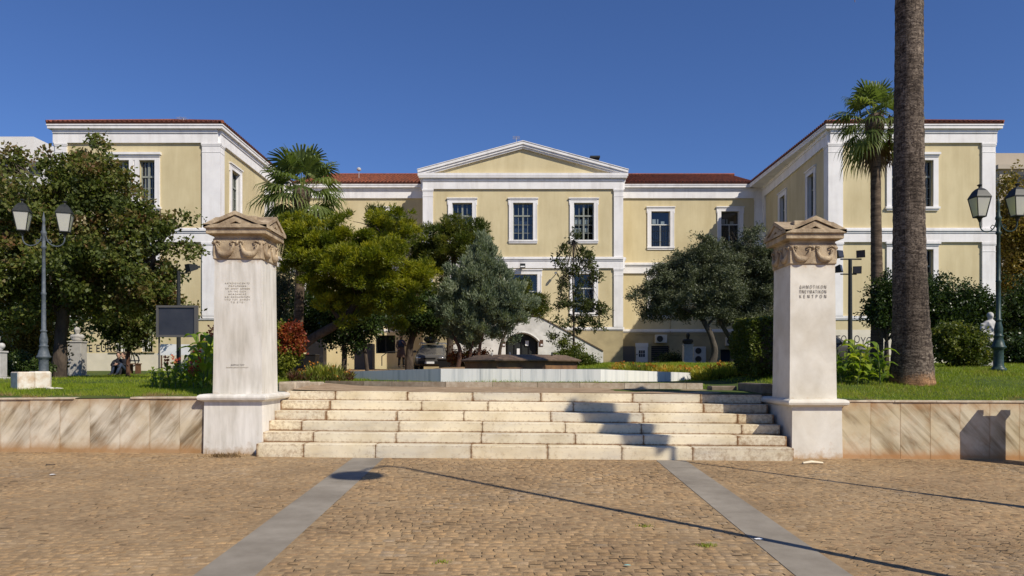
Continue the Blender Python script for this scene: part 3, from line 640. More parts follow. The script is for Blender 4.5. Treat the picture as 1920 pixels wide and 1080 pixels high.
        # inner raking band
        for f in (-1, 1):
            v0, v1 = (cv-hv+.022, cv-hv+.09) if f < 0 else (cv+hv-.09, cv+hv-.022)
            o1 = [(cu-hu+.09, Z(3.857)), (cu, Z(ap-th-.03)), (cu, Z(3.972)), (cu-.235, Z(3.857))]
            o2 = [(2*cu-p[0], p[1]) for p in reversed(o1)]
            b.prism(o1, ax, v0, v1); b.prism(o2, ax, v0, v1)
    b.box(cx-.27, cx+.27, cy-.27, cy+.27, Z(3.95), Z(4.115), bev=.01)
    b.build('pediment', M['cap'], root)
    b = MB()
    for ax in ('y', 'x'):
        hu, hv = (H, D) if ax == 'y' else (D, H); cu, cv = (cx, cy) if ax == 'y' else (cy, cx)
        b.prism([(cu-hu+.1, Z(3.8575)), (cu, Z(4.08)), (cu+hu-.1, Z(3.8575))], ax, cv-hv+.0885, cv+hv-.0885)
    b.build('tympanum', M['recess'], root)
    return cx, y0
pl = empty('gate_pillar', (-4.66,13.1,0), 'marble pillar left of the steps with faint long inscription and garland frieze', 'pillar')
pillar(-5.06, -4.265, 1, .0, pl, M['shaft'], '')
L8 = ['ΚΑΤΑΣΚΕΥΑΣΘΗ ΤΟ', 'ΟΙΚΟΔΟΜΗΜΑ', 'ΤΟΥ ΔΗΜΟΥ ΑΘΗΝΩΝ', 'ΕΠΙ ΤΗΣ ΟΔΟΥ', 'ΑΚΑΔΗΜΙΑΣ', 'ΚΑΙ ΑΝΕΚΑΙΝΙΣΘΗ', 'ΥΠΟ ΤΟΥ ΔΗΜΟΥ', 'ΤΩ ΕΤΕΙ']
ws = [1,.72,1,.72,.74,1.02,1.04,.55]
for i, (s_, w_) in enumerate(zip(L8, ws)):
    o = text(s_, .05, (0,0,0), M['faint'], None, spacing=1.3)
    xs_ = [v.co.x for v in o.data.vertices]; wd = max(xs_)-min(xs_); mid = (max(xs_)+min(xs_))/2; k = .415*w_/wd
    zc = 1.45+(HY-(530.5+i*5.15))*12.69/F
    o.data.transform(Matrix.Translation((-4.665, 12.691-.0, zc)) @ Matrix.Diagonal((k,1,.75,1)) @ Matrix.Translation((-mid,0,-.018)))
    o.data.transform(Matrix.Translation(-ORIG[pl.name])); o.parent = pl
for i, (s_, w_) in enumerate((('ΔΩΡΕΑ ΤΟΥ', .62), ('ΜΑΡΜΑΡΟΓΛΥΠΤΟΥ', 1))):
    o = text(s_, .045, (0,0,0), M['faint'] if i else M['text'], None, spacing=1.1)
    xs_ = [v.co.x for v in o.data.vertices]; wd = max(xs_)-min(xs_); mid = (max(xs_)+min(xs_))/2; k = .375*w_/wd
    zc = 1.45+(HY-(684.0+i*4.8))*12.68/F
    o.data.transform(Matrix.Translation((-4.66, 12.68, zc)) @ Matrix.Diagonal((k,1,.7,1)) @ Matrix.Translation((-mid,0,-.016)))
    o.data.transform(Matrix.Translation(-ORIG[pl.name])); o.parent = pl
pr_ = empty('gate_pillar', (5.12,13.1,0), 'marble pillar right of the steps with three dark lines of Greek capitals', 'pillar')
pillar(4.735, 5.495, -1, -.085, pr_, M['shaft2'], '')
for i, s_ in enumerate(('ΔΗΜΟΤΙΚΟΝ', 'ΠΝΕΥΜΑΤΙΚΟΝ', 'ΚΕΝΤΡΟΝ')):
    o = text(s_, .078, (0,0,0), M['text'], None, spacing=(1.45,1.35,2.0)[i])
    xs_ = [v.co.x for v in o.data.vertices]; wd = max(xs_)-min(xs_); mid = (max(xs_)+min(xs_))/2; k = .452/wd
    zc = 1.45+(HY-(537.8+i*8.9))*12.69/F
    o.data.transform(Matrix.Translation(((1524.5-CX)*12.69/F, 12.690, zc)) @ Matrix.Diagonal((k,1,1,1)) @ Matrix.Translation((-mid,0,-.028)))
    o.data.transform(Matrix.Translation(-ORIG[pr_.name])); o.parent = pr_
# ---------------------------------------------------------------- terrace edging
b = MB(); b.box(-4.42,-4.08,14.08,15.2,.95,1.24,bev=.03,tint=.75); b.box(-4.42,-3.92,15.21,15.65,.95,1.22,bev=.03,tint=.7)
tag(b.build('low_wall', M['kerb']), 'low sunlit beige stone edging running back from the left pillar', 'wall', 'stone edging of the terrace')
b = MB(); b.box(4.70,4.95,14.08,15.55,.9,1.20,bev=.02,tint=.2); b.box(4.15,4.69,15.56,15.9,.9,1.13,bev=.02,tint=.15)  # darker tint than the left edging: shade put into the stone colour
tag(b.build('low_wall', M['kerb']), 'low brown stone edging behind the right pillar, shade put into its tint', 'wall', 'stone edging of the terrace')
b = MB(); x = -4.03; r = random.Random(8); k = 0
for L, t in zip((.85,.62,.65,.5,1.0,.95,.9,.95,.75,.6,.9), (.12,.3,.28,.35,.8,.6,.55,.65,.9,.75,.8)):
    xe = min(x+L, 4.1); a = lambda X: 15.80+.018*(X-.2)**2*.8
    if xe-x < .1: break
    b.add([(x+.004,a(x),1.0),(xe-.004,a(xe),1.0),(xe-.004,a(xe)+.16,1.0),(x+.004,a(x)+.16,1.0),
           (x+.004,a(x)+.01,1.205-.006*x),(xe-.004,a(xe)+.01,1.205-.006*xe),(xe-.004,a(xe)+.16,1.205-.006*xe),(x+.004,a(x)+.16,1.205-.006*x)],
          [(0,1,5,4),(1,2,6,5),(2,3,7,6),(3,0,4,7),(4,5,6,7)], t); x = xe
tag(b.build('kerb', M['kerb']), 'low kerb of mixed grey and cream stones before the white pool wall', 'kerb')
# white octagonal pool wall
pw = empty('octagonal_pool_wall', (.2,22,1.2), 'low white marble octagonal wall with banded panels round the fountain', 'pool wall')
cx, cy, ap_ = .2, 21.2, 4.65; ang = [math.pi/8+i*math.pi/4 for i in range(8)]
def oct_(r): return [(cx+.97*r/math.cos(math.pi/8)*math.cos(a), cy+.8*r/math.cos(math.pi/8)*math.sin(a)) for a in ang]
O_, I_ = oct_(ap_), oct_(ap_-.28)
def topz(x, y): return 1.49-.036*max(0, y-17.5)*1.0-.004*x
for i in range(8):
    j = (i+1)%8; b = MB(); nseg = 4 if i in (4,5,6) else 2
    for s in range(nseg):
        f0, f1 = s/nseg, (s+1)/nseg; g0, g1 = f0+.0008, f1-.0008
        L = lambda A, B, f: (A[0]+(B[0]-A[0])*f, A[1]+(B[1]-A[1])*f)
        p = [L(O_[i],O_[j],g0), L(O_[i],O_[j],g1), L(I_[i],I_[j],g1), L(I_[i],I_[j],g0)]
        vs = [(q[0],q[1],1.19-.01*max(0,q[1]-17.5)) for q in p]+[(q[0],q[1],topz(*q)) for q in p]
        b.add(vs, [(0,1,5,4),(1,2,6,5),(2,3,7,6),(3,0,4,7),(4,5,6,7)], random.random())
    b.build('marble_panel', M['pool'], pw)
b = MB(); O2, I2 = oct_(ap_-.04), oct_(ap_-.24)
for i in range(8):
    j = (i+1)%8; b.add([(*O2[i],.9),(*O2[j],.9),(*I2[j],.9),(*I2[i],.9),(*O2[i],1.2),(*O2[j],1.2),(*I2[j],1.2),(*I2[i],1.2)], [(0,1,5,4),(1,2,6,5),(2,3,7,6),(3,0,4,7),(4,5,6,7)])
b.build('footing', M['poolbase'], pw)
b = MB(); b.add([(x,y,1.22) for x, y in I2], [tuple(range(8))]); b.build('pool_floor', M['dirt'], pw)
# brown fountain basin
fb = empty('fountain_basin', (.27,23.8,1.2), 'brown octagonal stone fountain basin with broad sloping coping', 'fountain')
cx, cy = .28, 23.85
def ring(r, z): return [(cx+r/math.cos(math.pi/8)*math.cos(a), cy+r/math.cos(math.pi/8)*math.sin(a), z) for a in ang]
b = MB(); rs = [(1.86,1.735),(1.87,1.775),(1.40,1.93),(1.25,1.94),(1.25,1.6),(1.68,1.6),(1.70,1.72)]
vs = []; 
for r_, z_ in rs: vs += ring(r_, z_)
n_ = len(rs); fs = [(q*8+i, q*8+(i+1)%8, ((q+1)%n_)*8+(i+1)%8, ((q+1)%n_)*8+i) for q in range(n_) for i in range(8)]; b.add(vs, fs); b.build('coping', M['basin'], fb)
b = MB(); vs = ring(1.72,1.05)+ring(1.72,1.735); b.add(vs, [(i,(i+1)%8,8+(i+1)%8,8+i) for i in range(8)])
for a in ang: b.box(cx+1.72/math.cos(math.pi/8)*math.cos(a)-.02, cx+1.72/math.cos(math.pi/8)*math.cos(a)+.02, cy+1.72/math.cos(math.pi/8)*math.sin(a)-.02, cy+1.72/math.cos(math.pi/8)*math.sin(a)+.02, 1.1, 1.72)
b.build('side_panel', M['basinside'], fb)
b = MB(); b.add([(x,y,1.78) for x, y, z in ring(1.3,1.78)], [tuple(range(8))]); b.build('water', M['board'], fb)
for i, (dx, dy) in enumerate(((-.9,-1.2),(-.35,-1.35),(.95,-1.2))):
    b = MB(); b.lathe([(.025,0),(.025,.09),(.015,.11)], (cx+dx*.98, cy+dy*.98, 1.9), 8); b.build('nozzle', M['statue_grey'] if i < 2 else M['iron'], fb)
# ---------------------------------------------------------------- grass
def grass(name, spec, seed, h, w_):
    rng = np.random.default_rng(seed); Vs = []; Ts = []
    for (x0, x1, y0, y1, n, tb, cut) in spec:
        x = rng.uniform(x0, x1, n); u = rng.random(n); y = y0+(y1-y0)*u**1.35
        k = np.ones(n, bool) if cut is None else cut(x, y); x, y = x[k], y[k]; n = len(x)
        if n == 0: continue
        z = terr(x, y)-.004; c = np.stack([x,y,z],1)
        pn = np.array([noise.noise(Vector((a*.9, b_*.9, 2)))+.5*noise.noise(Vector((a*4, b_*4, 5))) for a, b_ in zip(x, y)])
        A = unit(rng.normal(size=(n,3))*.5+np.array([0,0,1])); hh = h*(.5+rng.random(n))*(1+.5*pn)*(1+(y-12.6)*.03)
        B = unit(np.cross(A, rng.normal(size=(n,3)))); wd = w_*(1+(y-12.6)*.07)
        V = np.empty((n,3,3)); V[:,0] = c-B*wd[:,None]; V[:,1] = c+B*wd[:,None]; V[:,2] = c+A*hh[:,None]
        edge = np.clip((13.35-y)/.6, 0, 1)*np.clip(.35+pn*1.8, 0, 1)
        t = np.clip(tb+rng.normal(0,.16,n)+pn*.28+edge*1.0, 0, 1); Vs.append(V.reshape(-1,3)); Ts.append(np.repeat(t,3))
    o = mesh_np(name, np.concatenate(Vs), 3, M['blade'], None, np.concatenate(Ts)); return tag(o, kind='stuff')
bald = lambda x, y: np.array([(noise.noise(Vector((a*1.3, b_*3, 9)))+ (b_-12.9)*1.6) > -.1 for a, b_ in zip(x, y)])
grass('grass', [(-13,-5.15,12.64,16,42000,.40,bald),(-16,-4.9,15,31,42000,.42,None),(5.6,14,12.64,17,52000,.50,bald),(5.2,19,16,30,52000,.5,None),
                (1.6,7,19.2,33,36000,.48,lambda x, y: (x-.2)**2+(y-22.15)**2 > 25),(-4.5,4.5,16.1,17.45,9000,.35,None),(-6.5,-3.5,15.8,24,9000,.38,lambda x, y: (x-.2)**2+(y-22.15)**2 > 26)], 21, .05, .004)
# ================================================================ the building
YW, YR, YP = 35.9, 47.4, 45.0
bl = empty('neoclassical_building', (0.65,47,1.6), 'long two storey yellow neoclassical hall with white pilasters, pediment and red tile roofs', 'building')
ZB, WT0, WT1 = 1.0, 3.95, 4.08
C0, C1, C2 = 7.62, 8.05, 8.29
F0, F1, E0, E1 = 12.38, 12.98, 13.02, 13.22
class Face:
    """a vertical facade plane: origin p0, running to p1, outward normal on the right-hand side of the run"""
    def __init__(s, p0, p1):
        s.p = Vector((*p0, 0)); d = Vector((*p1, 0))-s.p; s.L = d.length; s.d = d.normalized(); s.n = Vector((s.d.y, -s.d.x, 0))
    def P(s, u, z, o=0): q = s.p+s.d*u+s.n*o; return (q.x, q.y, z)
    def bx(s, b, u0, u1, z0, z1, o0, o1, tint=.5, stain=0):
        vs = [s.P(u, z, o) for z in (z0, z1) for o in (o0, o1) for u in (u0, u1)]
        b.add(vs, [(0,2,3,1),(4,5,7,6),(0,1,5,4),(2,6,7,3),(0,4,6,2),(1,3,7,5)], tint, stain)
    def wall(s, z0, z1, op, m, name='wall', dep=.32):
        us = sorted(set([0, s.L]+[u for o in op for u in (o[0], o[1])])); zs = sorted(set([z0, z1]+[z for o in op for z in (o[2], o[3])]))
        us = [u for u in us if -1e-6 <= u <= s.L+1e-6]; zs = [z for z in zs if z0-1e-6 <= z <= z1+1e-6]; b = MB()
        for i in range(len(us)-1):
            for j in range(len(zs)-1):
                cu, cz = (us[i]+us[i+1])/2, (zs[j]+zs[j+1])/2
                if any(o[0] < cu < o[1] and o[2] < cz < o[3] for o in op): continue
                b.add([s.P(us[i],zs[j]), s.P(us[i+1],zs[j]), s.P(us[i+1],zs[j+1]), s.P(us[i],zs[j+1])], [(0,1,2,3)])
        for (a, c, e, f) in [o[:4] for o in op]:
            for q in ([(a,e),(a,f)],[(c,f),(c,e)],[(a,f),(c,f)],[(c,e),(a,e)]):
                b.add([s.P(*q[0]), s.P(*q[1]), s.P(*q[1], -dep), s.P(*q[0], -dep)], [(0,1,2,3)])
        return b.build(name, m, bl)
    def window(s, a, c, e, f, style='case', ears=True, sill=True, barsonly=False, wf=.25, label=None, dark=False):
        """opening a..c, e..f: parts pane > frame, sill, sash, blind"""
        D = .20
        g = MB(); g.add([s.P(a,e,-D), s.P(c,e,-D), s.P(c,f,-D), s.P(a,f,-D)], [(0,1,2,3)]); w_ = g.build('window', M['glass'], bl)
        if label: w_['label'] = label
        g = MB(); s.bx(g, a-.05, c+.05, e-.05, f+.05, -1.1, -1.0); 
        for (q0, q1) in (((a,e),(a,f)),((c,e),(c,f)),((a,e),(c,e)),((a,f),(c,f))):
            g.add([s.P(*q0,-.33), s.P(*q1,-.33), s.P(*q1,-1.05), s.P(*q0,-1.05)], [(0,1,2,3)])
        g.build('room', M['room'], w_)
        if wf:
            g = MB(); o = .055
            s.bx(g, a-wf, a, e, f, -.02, o); s.bx(g, c, c+wf, e, f, -.02, o); s.bx(g, a-wf-(.04 if ears else 0), c+wf+(.04 if ears else 0), f, f+.24, -.02, o)
            if ears:
                for u in (a-wf-.04, c+wf-.0): s.bx(g, u, u+.04, f-.12, f-.0005, -.02, o-.002)
            s.bx(g, a-wf-.07, c+wf+.07, f+.2405, f+.30, -.02, o+.06)
            for (u0, u1) in ((a-wf, a-wf+.06), (c+wf-.06, c+wf)): s.bx(g, u0, u1, e, f, o-.001, o+.018)
            s.bx(g, a-wf+.061, c+wf-.061, f+.16, f+.22, o-.001, o+.018)
            # plastered reveal inside the opening
            for (u0, u1) in ((a, a+.012), (c-.012, c)): s.bx(g, u0, u1, e+.0, f, -.19, -.021)
            g.build('frame', M['white'], w_)
        if sill:
            g = MB(); s.bx(g, a-wf-.02, c+wf+.02, e-.10, e-.0005, -.02, .10); s.bx(g, a-wf, c+wf, e-.2, e-.1005, -.02, .06); g.build('sill', M['white'], w_)
        g = MB(); W_, H_ = c-a, f-e; o0, o1 = -D+.004, -D+.05; t = .055
        mtl = M['frame']
        if style == 'case':
            tr = e+H_*.64
            s.bx(g, a, a+t, e, f, o0, o1); s.bx(g, c-t, c, e, f, o0, o1); s.bx(g, a+t, c-t, e, e+t, o0, o1); s.bx(g, a+t, c-t, f-t, f, o0, o1)
            s.bx(g, a+t, c-t, tr, tr+.09, o0, o1+.02); s.bx(g, (a+c)/2-.05, (a+c)/2+.05, e+t, tr, o0, o1+.004); s.bx(g, (a+c)/2-.05, (a+c)/2+.05, tr+.09, f-t, o0, o1+.004)
            for x_ in (a+W_*.27, c-W_*.27):
                s.bx(g, x_-.014, x_+.014, e+t, tr, o0, o1-.012); s.bx(g, x_-.014, x_+.014, tr+.09, f-t, o0, o1-.012)
            for q in (.2, .42):
                z_ = e+H_*q; s.bx(g, a+t, (a+c)/2-.05, z_-.013, z_+.013, o0, o1-.014); s.bx(g, (a+c)/2+.05, c-t, z_-.013, z_+.013, o0, o1-.014)
        elif style == 'sash':
            mtl = M['whitesash']; tr = e+H_*.62
            s.bx(g, a, a+.04, e, f, o0, o1); s.bx(g, c-.04, c, e, f, o0, o1); s.bx(g, a+.04, c-.04, tr, tr+.06, o0, o1+.01); s.bx(g, (a+c)/2-.03, (a+c)/2+.03, e, tr, o0, o1-.01)
        elif style == 'bars':
            mtl = M['whitesash']
            s.bx(g, a, a+.09, e, f, o0, o1); s.bx(g, c-.09, c, e, f, o0, o1); s.bx(g, (a+c)/2-.05, (a+c)/2+.05, e, f, o0, o1)
        elif style == 'grill':
            mtl = M['iron']; s.bx(g, a, a+.05, e, f, o0, o1); s.bx(g, c-.05, c, e, f, o0, o1); s.bx(g, (a+c)/2-.02, (a+c)/2+.02, e, f, o0, o1)
        g.build('sash', mtl, w_)
        if style in ('case', 'sash') and not dark:
            g = MB()
            if style == 'case':
                vr = random.Random(int(s.P(a,e)[0]*37)+int(e*10))
                for (x0, x1) in ((a+.08, a+W_*.27-.03), (a+W_*.27+.03, (a+c)/2-.07), ((a+c)/2+.07, c-W_*.27-.03)):
                    if vr.random() < .3: continue
                    for q0, q1 in ((vr.uniform(.2,.26),.34),(.45,vr.uniform(.52,.62))): g.add([s.P(x0,e+H_*q0,-.26), s.P(x1,e+H_*q0,-.26), s.P(x1,e+H_*q1,-.26), s.P(x0,e+H_*q1,-.26)], [(0,1,2,3)])
            else:
                for (x0, x1, q0, q1) in ((.1,.28,.67,.80),(.35,.42,.67,.80),(.55,.75,.64,.74)):
                    g.add([s.P(a+W_*x0,e+H_*q0,-.26), s.P(a+W_*x1,e+H_*q0,-.26), s.P(a+W_*x1,e+H_*q1,-.26), s.P(a+W_*x0,e+H_*q1,-.26)], [(0,1,2,3)])
            g.build('blind', M['curtain'], w_)
        if barsonly or style in ('sash', 'bars'):
            g = MB(); n_ = max(4, int(W_/.13)); 
            for i in range(1, n_): s.bx(g, a+W_*i/n_-.009, a+W_*i/n_+.009, e, e+H_*(.62 if style == 'sash' else 1), -.10, -.08)
            for q in (.15,.45) if style == 'sash' else (.3,.7): s.bx(g, a, c, e+H_*q-.008, e+H_*q+.008, -.1005, -.0795)
            g.build('grille', M['iron'] if style == 'sash' else M['whitesash'], w_)
        return w_
    def pilaster(s, u0, u1, o=.09, lower=True, up=True):
        for on, z0, z1 in ((lower, WT1, C0), (up, C2, F0)):
            if not on: continue
            g = MB(); s.bx(g, u0, u1, z0, z1-.0, -.01, o); 
            s.bx(g, u0-.035, u1+.035, z1-.10, z1-.002, -.009, o+.035); s.bx(g, u0-.015, u1+.015, z1-.16, z1-.1005, -.009, o+.018); s.bx(g, u0-.012, u1+.012, z1-.46, z1-.42, -.009, o+.012)
            g.build('pilaster', M['white'], bl)
    def bands(s, e0=0, e1=0, course=True):
        """water table, string course, frieze; e0/e1 = lengthening at the ends so corners meet"""
        a, c = -e0, s.L+e1
        g = MB(); s.bx(g, a, c, WT0, WT1, -.01, .075); s.bx(g, a, c, WT0-.06, WT0-.0005, -.01, .045); g.build('water_table', M['white'], bl)
        g = MB(); s.bx(g, a, c, C0, C1, -.01, .105); s.bx(g, a, c, C1+.0005, C1+.09, -.01, .14); s.bx(g, a, c, C1+.0905, C2-.04, -.01, .19); s.bx(g, a, c, C2-.0395, C2, -.01, .15)
        g.build('string_course', M['white'], bl)
        g = MB(); s.bx(g, a, c, F0, F1-.14, -.01, .105); s.bx(g, a, c, F1-.1395, F1+.04, -.01, .15); g.build('frieze', M['white'], bl)
def lowz(lst): return [(a, c, e, f) for a, c, e, f in lst]
X_ = lambda px, Y: (px-CX)*Y/F
U0, U1 = 9.32, 11.56      # upper windows
Lw0, Lw1 = 4.95, 7.28     # lower windows
# faces (run left to right as seen from outside)
LWx0, LWx1, RWx0, RWx1 = -21.92, -14.10, 15.26, 23.16
Fl = Face((LWx0, YW), (LWx1, YW)); Fli = Face((LWx1, YW), (-14.1, YR)); Frl = Face((-14.1, YR), (-5.37, YR))
Fpl = Face((-5.37, YR), (-5.37, YP)); Fp = Face((-5.37, YP), (6.69, YP)); Fpr = Face((6.69, YP), (6.69, YR))
Frr = Face((6.69, YR), (15.95, YR)); Fri = Face((15.95, YR), (RWx0, YW)); Fr = Face((RWx0, YW), (RWx1, YW))
Flo = Face((LWx0, 62), (LWx0, YW)); Fro = Face((RWx1, YW), (RWx1, 62)); Fb = Face((RWx1, 62), (LWx0, 62))
def facade(face, upper=(), lower=(), base=(), st='case', stl='case', wl='ochre', wb='ochre_dark', e0=0, e1=0, pil=(), split=None, **kw):
    face.wall(WT0, F0+.3, [(a, c, U0, U1) for a, c in upper]+[(a, c, Lw0, Lw1) for a, c in lower], M[wl])
    face.wall(ZB, WT0, list(base), M[wb], 'plinth')
    for a, c in upper: face.window(a, c, U0, U1, st)
    for a, c in lower: face.window(a, c, Lw0, Lw1, stl, dark=True)
    face.bands(e0, e1)
    for a, c in pil: face.pilaster(a, c)
# left wing front: twin window, basement windows with pale bars, corner pilasters
o = [(214,243),(262,291)]; tw = [(X_(a,YW)-LWx0, X_(c,YW)-LWx0) for a, c in o]
Fl.wall(WT0, F0+.3, [(a, c, U0, U1) for a, c in tw]+[(a, c, Lw0, Lw1) for a, c in tw], M['ochre'])
bs = [(X_(a,YW)-LWx0, X_(c,YW)-LWx0, 2.36, 3.45) for a, c in ((214,237),(263,286))]
Fl.wall(ZB, WT0, bs, M['ochre'], 'plinth')
for (a, c) in tw: Fl.window(a, c, U0, U1, wf=.0, sill=False); Fl.window(a, c, Lw0, Lw1, wf=.0, sill=False, dark=True)
for (a, c, e, f) in bs: Fl.window(a, c, e, f, 'bars', wf=0, sill=False)
def twin_frame(face, tw, e, f):
    g = MB(); a, c, a2, c2 = tw[0][0], tw[0][1], tw[1][0], tw[1][1]; w_ = .24
    face.bx(g, a-w_, a, e, f, -.02, .07); face.bx(g, c2, c2+w_, e, f, -.02, .07)
    m = (c+a2)/2; face.bx(g, c, m-.03, e, f, -.02, .07); face.bx(g, m+.03, a2, e, f, -.02, .07); face.bx(g, m-.03, m+.03, e, f, -.02, .03)
    face.bx(g, a-w_, c2+w_, f, f+.16, -.02, .07); face.bx(g, a-w_-.02, c2+w_+.02, f+.1605, f+.25, -.02, .11); face.bx(g, a-w_-.07, c2+w_+.07, f+.2505, f+.36, -.02, .17)
    face.bx(g, a-w_-.06, c2+w_+.06, e-.1, e-.0005, -.02, .13); face.bx(g, a-w_, c2+w_, e-.18, e-.1005, -.02, .08)
    g.build('window_surround', M['white'], bl)
twin_frame(Fl, tw, U0, U1); twin_frame(Fl, tw, Lw0, Lw1); Fl.bands(.1, .0)
for a, c in ((0,.55),(7.05,7.82+.09)): Fl.pilaster(a, c)
for (a, c, e, f) in bs:
    g = MB(); Fl.bx(g, a-.25, c+.12, e-.06, e-.0005, -.01, .07); g.build('sill', M['ochre_dark'], bl)
g = MB(); Fl.bx(g, .0, 7.8, ZB, 2.36-.07, .004, .012); g.build('painted_patch', M['patch'], bl)
# left wing inner side
facade(Fli, [(1.6,2.7),(6.85,7.95)], [(1.6,2.7),(6.85,7.95)], [], wb='ochre', pil=((0,.5),))
# recess left
xr_ = lambda X: X+14.1
facade(Frl, [(xr_(-13.0),xr_(-11.9)),(xr_(-8.7),xr_(-7.5))], [(xr_(-13.0),xr_(-11.9)),(xr_(-8.7),xr_(-7.5))],
       [(xr_(X_(704,YR)), xr_(X_(741,YR)), 2.55, 3.7)], pil=(), wb='ochre')
Frl.window(xr_(X_(704,YR)), xr_(X_(741,YR)), 2.55, 3.7, 'grill', wf=0, sill=False, label='dark basement window behind the pine')
Fpl.wall(ZB, F0+.3, [], M['ochre']); Fpl.bands()
# pavilion
xp = lambda X: X+5.37
wu = [(xp(X_(a,YP)), xp(X_(c,YP))) for a, c in ((848,885.5),(962,999.5),(1076,1113.5))]
Fp.wall(WT0, F0+.3, [(a, c, U0, U1) for a, c in wu]+[(wu[0][0],wu[0][1],Lw0,Lw1),(wu[2][0],wu[2][1],Lw0,Lw1),(xp(X_(953,YP)),xp(X_(1007.5,YP)),4.5,7.26)], M['ochre'])
Fp.wall(ZB, WT0, [], M['ochre_dark'], 'plinth')
for i, (a, c) in enumerate(wu): Fp.window(a, c, U0, U1)
Fp.window(*wu[0], Lw0, Lw1, dark=True); Fp.window(*wu[2], Lw0, Lw1, 'sash', dark=True)
Fp.window(xp(X_(953,YP)), xp(X_(1007.5,YP)), 4.5, 7.26, 'sash', sill=False, dark=True)
Fp.bands(.0, .0)
for a, c in ((0,.62),(12.06-.56,12.06)): Fp.pilaster(a, c)
Fpr.wall(ZB, F0+.3, [], M['ochre']); Fpr.bands()
# recess right
xq = lambda px: X_(px,YR)-6.69
wr = [(xq(1221),xq(1256.5)),(xq(1352),xq(1386))]
dr = [(xq(1192.5), xq(1214), 1.0, 3.16), (xq(1221), xq(1255), 2.08, 3.02), (xq(1351), xq(1371), 1.0, 2.8)]
facade(Frr, wr, wr, dr, st='sash', stl='sash', pil=((8.68,9.2),), wb='ochre_dark')
Fri.wall(WT0, F0+.3, [(11.52-a1, 11.52-a0, U0, U1) for a0, a1 in ((2.1,3.05),(6.9,7.9))]+[(11.52-a1, 11.52-a0, Lw0, Lw1) for a0, a1 in ((2.1,3.05),(6.9,7.9))], M['ochre'])
Fri.wall(ZB, WT0, [], M['ochre_dark'], 'plinth')
for a0, a1 in ((2.1,3.05),(6.9,7.9)):
    Fri.window(11.52-a1, 11.52-a0, U0, U1, dark=True); Fri.window(11.52-a1, 11.52-a0, Lw0, Lw1, dark=True)
Fri.bands(0, .0)
for a, c in ((.06,.6),(Fri.L-.5,Fri.L+.0)): Fri.pilaster(a, c)
# right wing front
tw = [(X_(a,YW)-RWx0, X_(c,YW)-RWx0) for a, c in ((1671,1701),(1720,1749))]
Fr.wall(WT0, F0+.3, [(a, c, U0, U1) for a, c in tw]+[(a, c, Lw0, Lw1) for a, c in tw], M['ochre']); Fr.wall(ZB, WT0, [], M['ochre'], 'plinth')
for (a, c) in tw: Fr.window(a, c, U0, U1, wf=.0, sill=False, dark=True); Fr.window(a, c, Lw0, Lw1, wf=.0, sill=False, dark=True)
twin_frame(Fr, tw, U0, U1); twin_frame(Fr, tw, Lw0, Lw1); Fr.bands(.0, .1)
for a, c in ((-.09,.62),(7.3,7.9)): Fr.pilaster(a, c)
g = MB(); Fr.bx(g, .0, 7.88, ZB, 3.42, .004, .012); g.build('painted_patch', M['patch'], bl)
for f_ in (Flo, Fro, Fb): f_.wall(ZB, F0+.3, [], M['ochre']); f_.bands()
Fro.pilaster(0,.6); Flo.pilaster(Flo.L-.6, Flo.L)
# cornices and roofs ------------------------------------------------
OV = .30
def corona(name, x0, x1, y0, y1, mitre=True):      # a flat projecting slab with mouldings, as stacked boxes
    g = MB(); g.box(x0, x1, y0, y1, E0, E1-.06); g.box(x0-.03, x1+.03, y0-.03, y1+.03, E1-.0595, E1); return g.build(name, M['white'], bl)
def tiles(name, p, du, L, s, mx, pitch=.235, course=.36):
    """pan-tiled slope. p eave start, du along the eave, s up the slope, mx(u) -> slope length there"""
    du, s = Vector(du).normalized(), Vector(s).normalized(); nn = du.cross(s); 
    if nn.z < 0: nn = -nn
    V = []; Fc = []; T = []; r = random.Random(len(name)+int(L*10)); n = int(L/pitch)
    prof = [(-.5,0),(-.28,.008),(-.24,.04),(-.12,.068),(0,.078),(.12,.068),(.24,.04),(.28,.008),(.5,0)]
    for i in range(n):
        u = (i+.5)*pitch; ml = mx(u)
        if ml < .1: continue
        k = max(1, math.ceil(ml/course))
        for j in range(k):
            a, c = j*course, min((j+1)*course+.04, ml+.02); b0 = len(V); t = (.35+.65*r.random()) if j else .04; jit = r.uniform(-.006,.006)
            for (q, lift) in ((a, .03), (c, 0)):
                for (pu, h) in prof: 
                    vv = Vector(p)+du*(u+pu*pitch+jit)+s*q+nn*(h+lift); V.append(tuple(vv)); T.append(t)
            Fc += [(b0+m, b0+m+1, b0+9+m+1, b0+9+m) for m in range(8)]
            if j == 0:      # the open tile end
                e0 = len(V)
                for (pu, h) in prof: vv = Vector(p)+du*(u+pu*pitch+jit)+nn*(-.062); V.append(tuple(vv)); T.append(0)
                Fc += [(e0+m, e0+m+1, b0+m+1, b0+m) for m in range(8)]
    me = bpy.data.meshes.new(name); me.from_pydata(V, [], Fc); me.update(); a = me.attributes.new('tint', 'FLOAT', 'POINT'); a.data.foreach_set('value', T)
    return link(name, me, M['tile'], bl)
SLP = .345; ca, sa = math.cos(math.atan(SLP)), math.sin(math.atan(SLP)); ez = E1+.06
